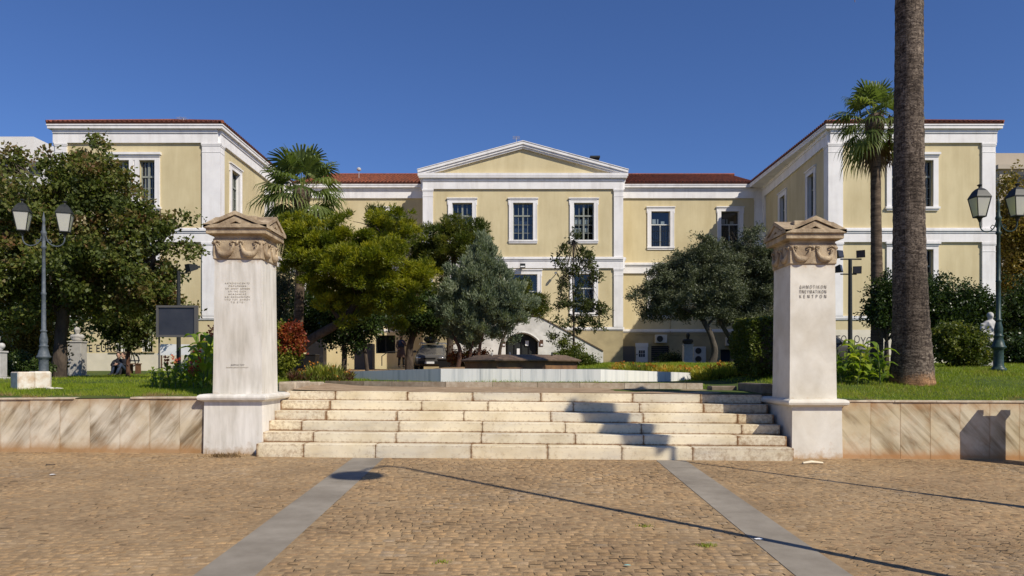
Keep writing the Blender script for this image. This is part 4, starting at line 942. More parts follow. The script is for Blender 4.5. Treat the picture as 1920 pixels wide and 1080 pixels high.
def wing(x0, x1, y0, y1, inx):
    X0, X1, Y0 = x0-OV, x1+OV, y0-OV; hw = (X1-X0)/2; sl = hw/ca
    corona('cornice', X0+.03, X1-.03, Y0+.03, y1+OV)
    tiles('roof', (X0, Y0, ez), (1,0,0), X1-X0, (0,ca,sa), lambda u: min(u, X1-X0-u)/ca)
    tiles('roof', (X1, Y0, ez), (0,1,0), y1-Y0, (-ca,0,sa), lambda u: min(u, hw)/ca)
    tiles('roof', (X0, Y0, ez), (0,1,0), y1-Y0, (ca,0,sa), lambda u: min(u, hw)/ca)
    g = MB(); zr = ez+hw*SLP+.06; g.tube([(X0,Y0,ez+.05),((X0+X1)/2,Y0+hw,zr)], .08, 8); g.tube([(X1,Y0,ez+.05),((X0+X1)/2,Y0+hw,zr)], .08, 8); g.tube([((X0+X1)/2,Y0+hw,zr),((X0+X1)/2,y1,zr)], .08, 8)
    g.build('roof_ridge', M['tile'], bl)
    g = MB(); g.add([(X0,Y0,ez-.02),(X1,Y0,ez-.02),((X0+X1)/2,Y0+hw,zr-.1),(X0,y1,ez-.02),(X1,y1,ez-.02),((X0+X1)/2,y1,zr-.1)], [(0,1,2),(1,4,5,2),(0,2,5,3),(3,5,4),(0,3,4,1)]); g.build('roof_deck', M['recess'], bl)
wing(LWx0, LWx1, YW, 62, 0); wing(RWx0, RWx1, YW, 62, 1)
hwm = 6.0
for (a, c) in ((-14.1+OV+.03, -5.37-.0), (6.69+.0, 15.95-OV-.35)):
    g = MB(); g.box(a, c, YR-OV, YR+.2, E0, E1-.06); g.box(a, c, YR-OV-.03, YR+.2, E1-.0595, E1); g.build('cornice', M['white'], bl)
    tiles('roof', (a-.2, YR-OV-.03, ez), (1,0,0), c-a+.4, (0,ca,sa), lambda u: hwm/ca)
    g = MB(); g.tube([(a-.5,YR-OV+hwm,ez+hwm*SLP+.05),(c+.5,YR-OV+hwm,ez+hwm*SLP+.05)], .09, 8); g.build('roof_ridge', M['tile'], bl)
    g = MB(); g.add([(a-.5,YR-OV,ez-.02),(c+.5,YR-OV,ez-.02),(c+.5,YR-OV+hwm,ez+hwm*SLP-.04),(a-.5,YR-OV+hwm,ez+hwm*SLP-.04),(c+.5,YR+12,ez-.02),(a-.5,YR+12,ez-.02)], [(0,1,2,3),(3,2,4,5),(0,3,5),(1,4,2)]); g.build('roof_deck', M['recess'], bl)
# pavilion pediment
Yf = YP-OV; px0, px1 = -5.37-.28, 6.69+.27; pc = (px0+px1)/2; apz = 15.19
g = MB(); g.box(px0+.06, px1-.06, Yf+.02, YP+.1, E0, E0+.10); g.box(px0, px1, Yf, YP+.1, E0+.1005, E0+.27); 
for y_ in (0,): g.box(px0+.06, px0+.36, YP+.1, YR-.32, E0, E0+.27); g.box(px1-.36, px1-.06, YP+.1, YR-.32, E0, E0+.27)
g.build('pediment_cornice', M['white'], bl)
g = MB(); zb = E0+.272
g.prism([(px0+.5, zb), (pc, apz-.42), (px1-.5, zb)], 'y', YP-.02, YP+.25); g.build('tympanum', M['ochre'], bl)
g = MB(); hwp = (px1-px0)/2; lay = [(.0,.0,.30),(.13,.10,.20),(.27,.22,.10)]      # (drop, setback, ...)
def rake(g, drop, th, y0, y1, ext=0):
    z0 = E0+.37+.0; A = (px0-ext, z0-drop); B = (pc, apz-drop); C = (px1+ext, z0-drop)
    for (p, q) in ((A, B), (B, C)):
        pts = [(p[0], p[1]), (q[0], q[1]), (q[0], q[1]-th), (p[0], max(p[1]-th, zb-.27+.02) if p is not B else p[1]-th)]
        pts = [(x, max(z, E0+.10)) for x, z in pts]; g.prism(pts, 'y', y0, y1)
def slab(g, z_e, z_a, th, inset, y0, y1):
    """chevron slab: lower edge clipped at the horizontal cornice"""
    xa, xb = px0+inset, px1-inset
    k = (z_a-z_e)/hwp
    def zat(x): return z_a-abs(x-pc)*k
    for s_ in (-1, 1):
        xe = xa if s_ < 0 else xb; zt = zat(xe); zl = zt-th
        if zl < zb:
            xl = pc+s_*((z_a-th-zb)/k); pts = [(pc, z_a), (pc, z_a-th), (xl, zb+.001), (xe, zb+.001), (xe, max(zt, zb+.01))]
        else: pts = [(pc, z_a), (pc, z_a-th), (xe, zl), (xe, zt)]
        g.prism(pts, 'y', y0, y1)
ze = E0+.46
slab(g, ze, apz, .16, 0, Yf-.02, YP+.2); slab(g, ze-.161, apz-.161, .13, .03, Yf+.05, YP+.2); slab(g, ze-.292, apz-.292, .10, .08, Yf+.13, YP+.2)
g.build('raking_cornice', M['white'], bl)
g = MB(); slab(g, ze+.045, apz+.045, .04, -.03, Yf-.05, 53); g.build('roof_flashing', M['white'], bl)
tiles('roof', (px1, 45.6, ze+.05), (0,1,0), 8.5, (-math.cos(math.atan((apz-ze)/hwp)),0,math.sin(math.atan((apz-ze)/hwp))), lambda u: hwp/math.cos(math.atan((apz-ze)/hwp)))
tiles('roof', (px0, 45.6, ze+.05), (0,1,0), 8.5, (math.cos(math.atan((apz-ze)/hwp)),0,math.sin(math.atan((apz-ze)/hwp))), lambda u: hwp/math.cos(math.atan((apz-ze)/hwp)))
# small things on the roofs
def mast(px, pyb, pyt, Y, label, kind):
    a, c = wp(px, pyb, Y), wp(px, pyt, Y); b = MB(); b.tube([a-Vector((0,0,.5)), c], .02, 6)
    if kind == 'yagi':
        for i in range(5): b.tube([c+Vector((-.25,-.3+i*.15,-.05)), c+Vector((.25,-.3+i*.15,-.05))], .008, 4)
        b.tube([c+Vector((0,-.4,-.05)), c+Vector((0,.4,-.05))], .01, 4)
    else: b.lathe([(.02,0),(.13,.05),(.15,.14),(.10,.22),(0,.26)], tuple(c), 10)
    o = b.build('roof_antenna', M['statue']); tag(o, label, 'antenna')
mast(344, 232, 222, 37, 'small pale antenna on the left wing roof', 'yagi'); mast(673, 330, 321, 50, 'white cowl on a thin mast behind the left red roof', 'cowl'); mast(968, 266, 257, 52, 'thin antenna just left of the pediment apex', 'yagi')
b = MB(); q = wp(1115, 297, 49); b.box(q.x-.25, q.x+.25, 48.8, 49.4, q.z-.7, q.z-.02); b.box(q.x-.32, q.x+.32, 48.7, 49.5, q.z-.02, q.z+.1)
tag(b.build('chimney', M['iron'], bl))
# ---------------------------------------------------------------- double stair with arched door
sr = empty('double_staircase', (.6,43.5,1.6), 'grey white double flight of stairs with an arched doorway under its landing', 'stairs')
Ys = 42.0; s_ = F/Ys
def S(px, py): return ((px-CX)/s_, EYE+(HY-py)/s_)
out = [S(1131,659), S(1131,690), S(1009,690), S(1009,641)]
cxa = (978.5-CX)/s_; 
for i in range(9):
    t = i/8; px = 1009-61*t; out.append(S(px, 641-16*math.sin(math.pi*t)**.8))
out += [S(948,690), S(826,690), S(826,659), S(950,593), S(1009,593)]
seen = []; [seen.append(p) for p in out if p not in seen]
b = MB(); b.prism(seen, 'y', Ys, Ys+.45); b.build('front_wall', M['stairwhite'], sr)
b = MB()
for (p, q) in (((1131,659),(1009,593)),((1009,593),(950,593)),((950,593),(826,659))):
    (x0, z0), (x1, z1) = S(*p), S(*q); b.prism([(x0,z0+.002),(x1,z1+.002),(x1,z1+.07),(x0,z0+.07)], 'y', Ys-.05, Ys+.5)
b.build('coping', M['recess'], sr)
b = MB()      # flights behind the parapet
zt = S(980,593)[1]-.35
for sd in (-1, 1):
    for i in range(11):
        xa = .62+sd*(1.0+i*.28); zz = zt-i*.17; b.box(min(xa,xa+sd*.28), max(xa,xa+sd*.28), Ys+.46, YP-.01, 1.2, zz)
b.box(-.40, 1.64, Ys+1.3, YP-.2, 3.4, zt); b.build('flight', M['stairwhite'], sr)
b = MB(); pts = []
for i in range(13):
    t = i/12; px = 1011-65*t; x, z = S(px, 640-17*math.sin(math.pi*t)**.8); pts.append((x, Ys-.03, z))
b.tube(pts, .05, 6); b.build('arch_trim', M['stairwhite'], sr)
dd = empty('door', (0,0,0), None, None); bpy.data.objects.remove(dd)
b = MB(); (x0, z0), (x1, z1) = S(951,690), S(1006,627)
b.box(x0, x1, Ys+.35, Ys+.40, 1.2, z1+.3); dob = b.build('arched_door', M['iron'], sr)
b = MB()
for f_ in (.02,.25,.5,.75,.98): xx = x0+(x1-x0)*f_; b.box(xx-.03, xx+.03, Ys+.30, Ys+.349, 1.2, z1+.2)
b.build('door_bars', M['blackplastic'], dob)
b = MB()
for (u, v, w_, h_) in ((.62,.55,.12,.16),(.33,.12,.10,.2)): xx = x0+(x1-x0)*u; zz = 2.2+v*1.2; b.box(xx, xx+w_*1.6, Ys+.28, Ys+.29, zz, zz+h_*1.8)
b.build('notice', M['signwhite'], dob)
for px in (943.5, 1014.5):
    x, z = S(px, 643); b = MB(); b.box(x-.12, x+.12, Ys-.03, Ys-.001, z-.2, z+.17); pq = b.build('plaque', M['rust'], sr)
    b = MB(); b.box(x-.02, x+.09, Ys-.035, Ys-.0305, z-.15, z-.06); b.build('paper', M['signwhite'], pq)
# floodlights on the pavilion facade
for px, py, w_, lb in ((980, 499, .32, 'black box floodlight on the white band above the central door'), (1042, 512, .14, 'small dark spotlight on the yellow wall right of the central door')):
    q = wp(px, py, 44.6); r = empty('wall_floodlight', q, lb, 'floodlight', 'floodlights on the facade')
    b = MB(); b.box(q.x-w_/2, q.x+w_/2, q.y-.12, q.y+.12, q.z-.1*w_/.3, q.z+.14*w_/.3, bev=.02); b.build('housing', M['iron'], r)
    b = MB(); b.tube([q+Vector((0,.1,0)), q+Vector((0,.38,-.05))], .025, 6); b.build('bracket', M['iron'], r)
    b = MB(); b.box(q.x-w_*.4, q.x+w_*.4, q.y-.13, q.y-.1205, q.z-.07*w_/.3, q.z+.0, ); b.build('lens', M['signwhite'], r)
# things on and by the right recess wall
def acunit(px0, px1, py0, py1, Y, fans, label):
    a, c = wp(px0, py1, Y), wp(px1, py0, Y); r = empty('air_conditioner', (a.x, Y, a.z), label, 'air conditioner', 'air conditioning units on the right recess')
    b = MB(); b.box(a.x, c.x, Y, Y+.32, a.z, c.z, bev=.02); b.build('casing', M['ac'], r)
    for i in range(fans):
        h = (c.z-a.z)/fans; cz = a.z+h*(i+.5); cxx = a.x+(c.x-a.x)*.38; rr = min(h*.38, (c.x-a.x)*.33)
        b = MB(); b.tube([(cxx, Y-.012, cz), (cxx, Y-.001, cz)], rr, 20); f_ = b.build('fan', M['iron'], r)
        b = MB(); 
        for k in (.95,.7,.45,.2): b.tube([(cxx+rr*k*math.cos(t), Y-.02, cz+rr*k*math.sin(t)) for t in [2*math.pi*j/20 for j in range(21)]], .008, 4, cap=False)
        b.build('fan_guard', M['boardframe'], f_)
acunit(1229, 1251, 627.5, 643, YR-.34, 1, 'white air conditioner mounted above the dark vent grille')
acunit(1300.5, 1324, 650, 681, YR-.5, 2, 'tall two fan air conditioner standing behind the olive trunk')
acunit(1362, 1379, 632, 648, YR-.34, 1, 'air conditioner high on the wall between the two olive trunks')
d0 = empty('white_door', wp(1203, 680, YR), 'narrow white metal door with a barred square window', 'door')
b = MB(); x0, x1 = X_(1192,YR), X_(1214,YR); b.box(x0, x1, YR-.08, YR+.05, 1.2, 2.95, tint=.5); b.box(x0-.03, x1+.03, YR-.10, YR+.02, 2.951, 3.2); b.build('leaf', M['doorwhite'], d0)
b = MB(); b.box(x0+.18, x1-.18, YR-.09, YR-.0805, 2.32, 2.74); wn = b.build('window', M['board'], d0)
b = MB(); 
for f_ in (.33,.66): b.box(x0+.18+(x1-x0-.36)*f_-.01, x0+.18+(x1-x0-.36)*f_+.01, YR-.105, YR-.0905, 2.32, 2.74)
b.box(x0+.18, x1-.18, YR-.106, YR-.0915, 2.52, 2.54); b.build('bars', M['doorwhite'], wn)
b = MB(); b.box(x0+.02, x0+.1, YR-.12, YR-.0805, 2.45, 2.50); b.build('handle', M['iron'], d0)
vg = empty('vent_grille', wp(1238, 675, YR), 'dark louvred vent grille in the recess wall under the air conditioner', 'vent')
b = MB(); Frr.bx(b, dr[1][0], dr[1][1], 2.08, 3.02, -.31, -.3); b.build('backing', M['room'], vg)
b = MB()
for i in range(7): Frr.bx(b, dr[1][0], dr[1][1], 2.12+i*.13, 2.16+i*.13, -.12, -.02)
b.build('louvre', M['boardframe'], vg)
b = MB(); Frr.bx(b, dr[2][0], dr[2][1], 1.0, 2.8, -.31, -.3); o = b.build('dark_doorway', M['room'], bl)
b = MB(); x0 = X_(1178,YR); b.box(X_(1168,YR), X_(1190,YR), YR-.05, YR-.02, 1.2, 3.0); b.build('service_hatch', M['boardframe'], bl)
b = MB(); b.tube([(X_(1256.5,YR), YR-.04, WT0-.1), (X_(1256.5,YR), YR-.04, 7.5)], .025, 6); b.tube([(X_(1190,YR), YR-.03, 3.75), (X_(1420,YR), YR-.03, 3.72)], .018, 5); b.build('drain_pipe', M['ochre_dark'], bl)
# graffiti
o = text('THE EURO', .50, (X_(143,YW), YW-.014, 2.36), M['graf'], bl, 'graffiti', spacing=1.1, xs=.82)
o = text('ΤΟ Ι Ο', .50, (X_(1566,YW), YW-.014, 2.78), M['graf'], bl, 'graffiti', xs=.8)
o = text('ΥΘΑ', .50, (X_(1613,YW), YW-.014, 2.70), M['graf'], bl, 'graffiti', xs=.8)
b = MB(); q = wp(249, 674, YW-.02); b.tube([(q.x+.3*math.cos(t), q.y, q.z+.3*math.sin(t)) for t in [2*math.pi*k/18 for k in range(19)]], .025, 5, cap=False)
b.tube([(q.x-.18,q.y,q.z-.34),(q.x,q.y,q.z+.34),(q.x+.18,q.y,q.z-.34)], .025, 5); b.tube([(q.x-.34,q.y,q.z-.05),(q.x+.34,q.y,q.z-.05)], .02, 5); b.build('graffiti', M['graf'], bl)
# ---------------------------------------------------------------- far buildings
def farb(name, label, px0, px1, pyt, Y, m, steps, rows):
    x0, x1 = X_(px0,Y), X_(px1,Y); zt = EYE+(HY-pyt)*Y/F; r = empty(name, ((x0+x1)/2,Y,1), label, 'building', 'apartment blocks behind the hall')
    b = MB(); b.box(x0, x1, Y, Y+14, .5, zt); b.build('wall', m, r)
    b = MB(); b.box(x0-.3, x1+.3, Y-.3, Y+14.3, zt, zt+.35); b.build('parapet', m, r)
    for (a, c, h) in steps: b = MB(); b.box(X_(a,Y), X_(c,Y), Y+2, Y+8, zt+.35, zt+.35+h); b.build('stair_tower', m, r)
    for j in range(rows):
        z = zt-2.6-j*3.1; b = MB(); b.box(x0+.3, x1-.3, Y-1.3, Y, z-.15, z); b.box(x0+.3, x1-.3, Y-1.3, Y-1.2, z, z+1.0); bal = b.build('balcony', m, r)
        x = x0+1.0
        while x < x1-1.6: 
            b = MB(); b.box(x, x+1.3, Y-.02, Y+.05, z+.05, z+2.2); b.build('window', M['room'], r); x += 2.9
farb('apartment_block', 'white apartment block with a stepped roof behind the big left tree', -120, 96, 305, 78, M['farwhite'], ((-100,40,3.0),(48,62,1.2)), 4)
farb('apartment_block', 'beige apartment block with balconies beyond the right wing', 1874, 2120, 318, 62, M['farbeige'], ((1895,2050,1.6),(1876,1884,.9)), 4)
# ================================================================ street furniture
def lamp(loc, mp_, label, H=4.2, rz=0.0, spread=.385, group='double lantern street lamps'):
    r = empty('street_lamp', loc, label, 'street lamp', group, rz=rz, local=True); k = H/4.2
    b = MB(); prof = [(.155,-.15),(.155,.0),(.165,.02),(.165,.05),(.12,.09),(.105,.12),(.10,.45),(.115,.50),(.155,.53),(.155,.56),(.13,.58),(.105,.68),(.085,.77),(.10,.79),(.10,.81),(.075,.83),(.085,.88),(.09,.96),
            (.06,1.10),(.055,1.13),(.075,1.15),(.075,1.17),(.05,1.19),(.045,2.0),(.058,2.03),(.058,2.06),(.043,2.08),(.036,3.1),(.06,3.13),(.06,3.16),(.04,3.19),(.04,3.42),(.065,3.46),(.065,3.50),(.04,3.55),(.028,3.75),(.04,3.80),(.02,3.88),(.0,4.0)]
    b.lathe([(q, z*k) for q, z in prof], n=16); b.build('pole', mp_, r, smooth=True)
    for s in (-1, 1):
        b = MB(); pts = []
        for i in range(15):
            t = i/14; a = math.pi*(1.0*t); pts.append((s*(.04+(spread-.04)*(1-math.cos(a))/2), 0, k*3.50-.27*math.sin(a)**.8-.10*t))
        b.tube(pts, .014, 7); b.tube([(s*.05,0,k*3.3),(s*.13,0,k*3.33),(s*.17,0,k*3.27),(s*.12,0,k*3.22)], .010, 6); b.build('arm', mp_, r)
        zb = k*3.50; X = s*spread; A = [math.radians(45+8+90*i) for i in range(4)]
        def sq(rad, z): return [(X+rad*math.cos(a), rad*math.sin(a), z) for a in A]
        b = MB(); b.add(sq(.125,zb+.03)+sq(.224,zb+.44), [(0,1,5,4),(1,2,6,5),(2,3,7,6),(3,0,4,7)]); ln = b.build('lantern', M['lampglass'], r)
        b = MB(); 
        for i in range(4):
            p, q = sq(.13,zb+.02)[i], sq(.23,zb+.45)[i]; b.tube([p,q], .011, 5)
            b.tube([q, sq(.23,zb+.45)[(i+1)%4]], .014, 5); b.tube([p, sq(.13,zb+.02)[(i+1)%4]], .016, 5)
        b.tube_z([(X,0,zb-.10),(X,0,zb-.05),(X,0,zb-.02),(X,0,zb+.03)], [.02,.035,.05,.11], 8); b.build('lantern_frame', M['iron'], ln)
        b = MB(); vs = sq(.248,zb+.445)+sq(.215,zb+.50)+sq(.15,zb+.60)+sq(.09,zb+.65)+sq(.05,zb+.665); fs = [(0,3,2,1)]+[(q*4+i,q*4+(i+1)%4,q*4+4+(i+1)%4,q*4+4+i) for q in range(4) for i in range(4)]+[(16,17,18,19)]
        b.add(vs, fs); b.lathe([(.03,.66),(.022,.70),(.05,.725),(.055,.74),(.0,.765)], (X,0,zb), 10); b.build('lantern_roof', M['iron'], ln)
        b = MB(); b.lathe([(.02,.03),(.02,.16),(.05,.19),(.055,.28),(.03,.35),(.0,.36)], (X,0,zb), 10); b.build('bulb', M['opal'], ln)
    return r
lamp((X_(82,17.5),17.5,1.235), M['lampgrey'], 'grey double lantern street lamp on the left lawn beside the marble block', 4.15, rz=.2, spread=.45)
lamp((X_(1872,16.8),16.8,1.44), M['lampdark'], 'dark green double lantern street lamp on the right lawn', 4.15, rz=-.1, spread=.40)
# the lamps and box whose shadows fall into the picture
bg_ = lamp((7.05,8.03,-.25), M['lampdark'], 'dark green double lantern lamp standing on the paving just right of the view', 4.2, rz=2.34, spread=.30); bg_.scale = (1.9,1.9,1.9)
for ch in bg_.children:
    if ch.name.startswith('pole'): ch.scale = (.4,.4,1)
tp = empty('tall_floodlight_mast', (4.2,5.69,-.4), 'tall plain mast with a flat floodlight head behind the photographer', 'mast')
b = MB(); b.tube([(4.2,5.69,-.5),(4.2,5.69,7.3),(4.15,5.6,7.6),(4.05,5.2,7.75),(3.95,4.9,7.7)], [.06,.04,.035,.03,.03], 10); b.build('pole', M['iron'], tp)
b = MB(); b.ell((3.9,4.72,7.6), (.40,.36,.14)); b.build('head', M['iron'], tp)
cb = empty('shadow_caster', (8.67,11.9,-.1), 'unseen grey box added past the right edge to cast the right wall shadow', 'cabinet')  # added out-of-view box, there only to throw a shadow on the right wall
b = MB(); b.box(8.42,8.92,11.75,12.05,-.2,1.42,bev=.02); b.build('body', M['boardframe'], cb); b = MB(); b.box(8.43,8.53,11.75,12.05,1.421,1.50); b.box(8.82,8.98,11.75,12.05,1.421,1.50); b.build('lid', M['iron'], cb)  # raised ends shape the top edge of that shadow
def floodhead(q, az, el, w_, r, name='floodlight'):
    m = Matrix.Translation(q) @ Matrix.Rotation(az, 4, 'Z') @ Matrix.Rotation(el, 4, 'X')
    b = MB(); b.add([(-w_,-.10,-w_*.9),(w_,-.10,-w_*.9),(w_,-.10,w_*.9),(-w_,-.10,w_*.9),(-w_*.6,.16,-w_*.5),(w_*.6,.16,-w_*.5),(w_*.6,.16,w_*.5),(-w_*.6,.16,w_*.5)],
        [(0,1,5,4),(1,2,6,5),(2,3,7,6),(3,0,4,7),(4,5,6,7),(3,2,1,0)]); b.box(-w_*.35,w_*.35,.16,.24,-w_*.25,w_*.25); b.xform(m); h = b.build(name, M['iron'], r)
    b = MB(); b.add([(-w_*.85,-.105,-w_*.75),(w_*.85,-.105,-w_*.75),(w_*.85,-.105,w_*.75),(-w_*.85,-.105,w_*.75)], [(0,1,2,3)]); b.xform(m); b.build('lens', M['board'], h)
Y = 21.0; q0 = wp(1594, 695, Y); fm = empty('floodlight_mast', (q0.x,Y,1.5), 'dark mast with four floodlights on two crossbars behind the right pillar', 'floodlight mast')
b = MB(); zt = wp(0,486,Y).z; b.tube([(q0.x,Y,1.3),(q0.x,Y,zt)], [.065,.05], 10); b.build('pole', M['iron'], fm)
for py, hs in ((486, ((1571,478,.5),(1615,476,-.6))), (514, ((1571,505,.9),(1606,506,-.25)))):
    z = wp(0,py,Y).z; b = MB(); b.tube([(wp(hs[0][0]+5,0,Y).x,Y,z),(wp(hs[1][0],0,Y).x,Y,z)], .022, 6); b.build('crossbar', M['iron'], fm)
    for (px, py2, az) in hs:
        q = wp(px, py2, Y); floodhead(q, az, -.2 if az > 0 else .15, .115, fm)
Y = 20.0; q0 = wp(335, 695, Y); fm = empty('floodlight_mast', (q0.x,Y,1.25), 'slim dark mast with one floodlight behind the display board', 'floodlight mast')
b = MB(); b.tube([(q0.x,Y,1.1),(q0.x,Y,wp(0,508,Y).z)], [.06,.045], 10); b.build('pole', M['iron'], fm)
z = wp(0,512,Y).z; b = MB(); b.tube([(q0.x,Y,z),(wp(357,0,Y).x,Y,z),(wp(357,0,Y).x,Y,z+.08)], .02, 6); b.build('arm', M['iron'], fm); floodhead(wp(358,502,Y), -.7, .2, .12, fm)
# display board and white sign
Y = 19.0; a, c = wp(292.5, 632, Y), wp(368, 572.5, Y); db = empty('display_board', ((a.x+c.x)/2,Y,1.25), 'dark blank display board in a grey frame on two thin posts', 'display board')
b = MB(); b.box(a.x+.05, c.x-.05, Y+.03, Y+.06, a.z+.05, c.z-.05); b.build('panel', M['board'], db)
b = MB(); t = .055
b.box(a.x, c.x, Y, Y+.09, a.z, a.z+t); b.box(a.x, c.x, Y, Y+.09, c.z-t, c.z); b.box(a.x, a.x+t, Y+.002, Y+.088, a.z+t, c.z-t); b.box(c.x-t, c.x, Y+.002, Y+.088, a.z+t, c.z-t); b.build('frame', M['boardframe'], db)
for x in (a.x+.02, c.x-.02): b = MB(); b.tube([(x,Y+.13,1.1),(x,Y+.13,c.z)], .022, 6); b.build('post', M['boardframe'], db)
Y = 21.5; a, c = wp(295, 666, Y), wp(361, 645, Y); ws_ = empty('white_sign', ((a.x+c.x)/2,Y,1.25), 'blank white sign panel on legs below the dark display board', 'sign')
b = MB(); b.add([(a.x,Y,a.z),(c.x,Y-.2,a.z),(c.x,Y-.2,c.z-.02),(a.x+.1,Y,c.z),(a.x,Y+.03,a.z),(c.x,Y-.17,a.z),(c.x,Y-.17,c.z-.02),(a.x+.1,Y+.03,c.z)], [(0,1,2,3),(7,6,5,4),(0,4,5,1),(1,5,6,2),(2,6,7,3),(3,7,4,0)]); b.build('panel', M['signwhite'], ws_)
for x in (a.x+.12, c.x-.1): b = MB(); b.tube([(x,Y-.0,1.1),(x,Y+.0,a.z+.05)], .02, 6); b.build('post', M['rust'], ws_)
# ---------------------------------------------------------------- busts
def bust(px, pyt, pyp, pyb, wpx, Y, m, mped, label, name='marble_bust', figure=False, zfoot=None, robe=False):
    """head top pyt, pedestal top pyp, pedestal foot pyb, pedestal width wpx"""
    c = wp(px, pyp, Y); top = wp(px, pyt, Y).z; w_ = wpx*Y/F; zf = wp(px, pyb, Y).z
    r = empty(name, (c.x, Y, zf), label, 'statue', 'busts in the garden')
    b = MB(); b.box(c.x-w_/2, c.x+w_/2, Y-w_*.4, Y+w_*.4, zf+.08, c.z-.05, bev=.012); b.box(c.x-w_*.56, c.x+w_*.56, Y-w_*.46, Y+w_*.46, c.z-.0495, c.z, bev=.01); b.box(c.x-w_*.66, c.x+w_*.66, Y-w_*.55, Y+w_*.55, zf-.2, zf+.0795, bev=.015)
    b.build('pedestal', mped, r)
    H = top-c.z; b = MB(); hz = top-H*.25; hr = H*.235; X = c.x
    if not figure:
        b.ell((X,Y,hz), (hr*.78,hr*.95,hr*1.15)); b.ell((X,Y-.02,hz-hr*.5), (hr*.6,hr*.7,hr*.75)); b.ell((X,Y-hr*.95,hz-hr*.15), (hr*.14,hr*.2,hr*.28),6,5); b.ell((X,Y-.1*hr,hz+hr*.35),(hr*.86,hr,hr*.85))
        b.tube([(X,Y+.01,hz-hr*.7),(X,Y,c.z+H*.42),(X,Y,c.z+H*.3)], [hr*.5,hr*.55,hr*.9], 10)
        b.ell((X,Y,c.z+H*.33), (H*.50,H*.26,H*.19)); b.ell((X-H*.31,Y,c.z+H*.31), (H*.2,H*.2,H*.2)); b.ell((X+H*.31,Y,c.z+H*.31), (H*.2,H*.2,H*.2)); b.ell((X,Y,c.z+H*.15), (H*.40,H*.26,H*.24)); b.ell((X,Y-.02,c.z+H*.14), (H*.33,H*.23,H*.2)); b.tube([(X,Y,c.z-.01),(X,Y,c.z+H*.15)], [H*.2,H*.24], 12)
    else:
        hr = H*.105; hz = top-hr*1.1
        b.ell((X,Y,hz), (hr*.8,hr*.95,hr*1.1)); b.ell((X,Y-.9*hr,hz-hr*.15), (hr*.14,hr*.2,hr*.25),6,5); b.ell((X,Y+.1*hr,hz+hr*.25),(hr*.88,hr,hr*.9))
        b.tube([(X,Y,hz-hr*.6),(X,Y,hz-hr*1.7)], [hr*.5,hr*.6], 10)
        b.ell((X,Y,c.z+H*.62), (H*.235,H*.14,H*.16)); b.ell((X,Y-.01,c.z+H*.45), (H*.2,H*.14,H*.2)); b.ell((X,Y,c.z+H*.25), (H*.2,H*.15,H*.24))
        for s in (-1, 1): b.tube([(X+s*H*.21,Y,c.z+H*.66),(X+s*H*.26,Y-.0,c.z+H*.48),(X+s*H*.22,Y-H*.1,c.z+H*.36),(X+s*H*.04,Y-H*.16,c.z+H*.38+s*.03)], [H*.07,H*.06,H*.05,H*.035], 10)
        b.tube([(X-.12*H,Y-H*.1,c.z+H*.72),(X,Y-H*.17,c.z+H*.45),(X+.1*H,Y-H*.12,c.z+H*.7)], H*.025, 6); b.tube([(X,Y,c.z-.01),(X,Y,c.z+H*.2)], [H*.22,H*.21], 12)
    b.build('figure', m, r, smooth=True, remesh=H/38)
bust(145, 614, 640, 707, 25, 27, M['statue_grey'], M['statue_grey'], 'shaded grey marble bust on a tall pedestal left of the graffiti wall')
bust(1857, 585, 650, 690, 26, 22, M['statue'], M['statue_grey'], 'white half figure statue with crossed arms among shrubs beside the right lamp', 'marble_statue', figure=True)
bust(1289.5, 625, 646, 682, 17, 38, M['bronze'], M['statue'], 'dark bronze bust on a white pedestal below the olive tree', 'bronze_bust')
bust(-6, 628, 658, 713, 26, 18.5, M['statue'], M['statue'], 'pale marble bust pedestal cut by the left edge of the photo')
# fallen marble block
mb_ = empty('marble_block', wp(50,715,14.6), 'overturned rough block of cream marble lying on the left lawn', 'stone block')
b = MB(); a = wp(33, 729, 14.3); xw = .54; rz = .80
b.box(a.x, a.x+.29, 14.3, 14.85, a.z-.06, a.z+.325, bev=.02, rz=rz, piv=(a.x,14.3), stain=.42); b.build('block', M['shaft2'], mb_)
b = MB(); b.box(a.x+.275, a.x+.58, 14.315, 14.80, a.z-.02, a.z+.335, bev=.03, rz=rz, piv=(a.x,14.3), stain=.3); b.build('block_half', M['shaft2'], mb_)
b = MB(); q = wp(108, 722, 14.4); 
for i, (dx, dy, sx, sy, sz) in enumerate(((-.13,0,.07,.05,.03),(-.02,.03,.08,.05,.02),(.06,-.02,.07,.04,.015),(-.2,.04,.05,.05,.04))): b.ell((q.x+dx,14.4+dy,float(terr(q.x,14.4))+.02), (sx,sy,sz), 7, 5)
tag(b.build('stone_fragments', M['shaft2']), 'small broken pieces of pale stone on the lawn beside the fallen block', 'rubble')
# ---------------------------------------------------------------- people
def skin_figure(name, joints, edges, m, parent, sub=1):
    """joints: list of (pos, radius)"""
    me = bpy.data.meshes.new(name); me.from_pydata([tuple(j[0]) for j in joints], edges, []); me.update()
    o = bpy.data.objects.new('tmp', me); COL.objects.link(o); md = o.modifiers.new('s', 'SKIN'); md.use_smooth_shade = True
    if not me.skin_vertices: me.skin_vertices.new()
    for i, j in enumerate(joints):
        r_ = j[1] if isinstance(j[1], tuple) else (j[1], j[1]); me.skin_vertices[0].data[i].radius = r_
    me.skin_vertices[0].data[0].use_root = True
    sb = o.modifiers.new('d', 'SUBSURF'); sb.levels = sub; sb.render_levels = sub
    dg = bpy.context.evaluated_depsgraph_get(); r = bpy.data.meshes.new_from_object(o.evaluated_get(dg)); bpy.data.objects.remove(o); r.materials.clear()
    r.polygons.foreach_set('use_smooth', [True]*len(r.polygons)); return link(name, r, m, parent)
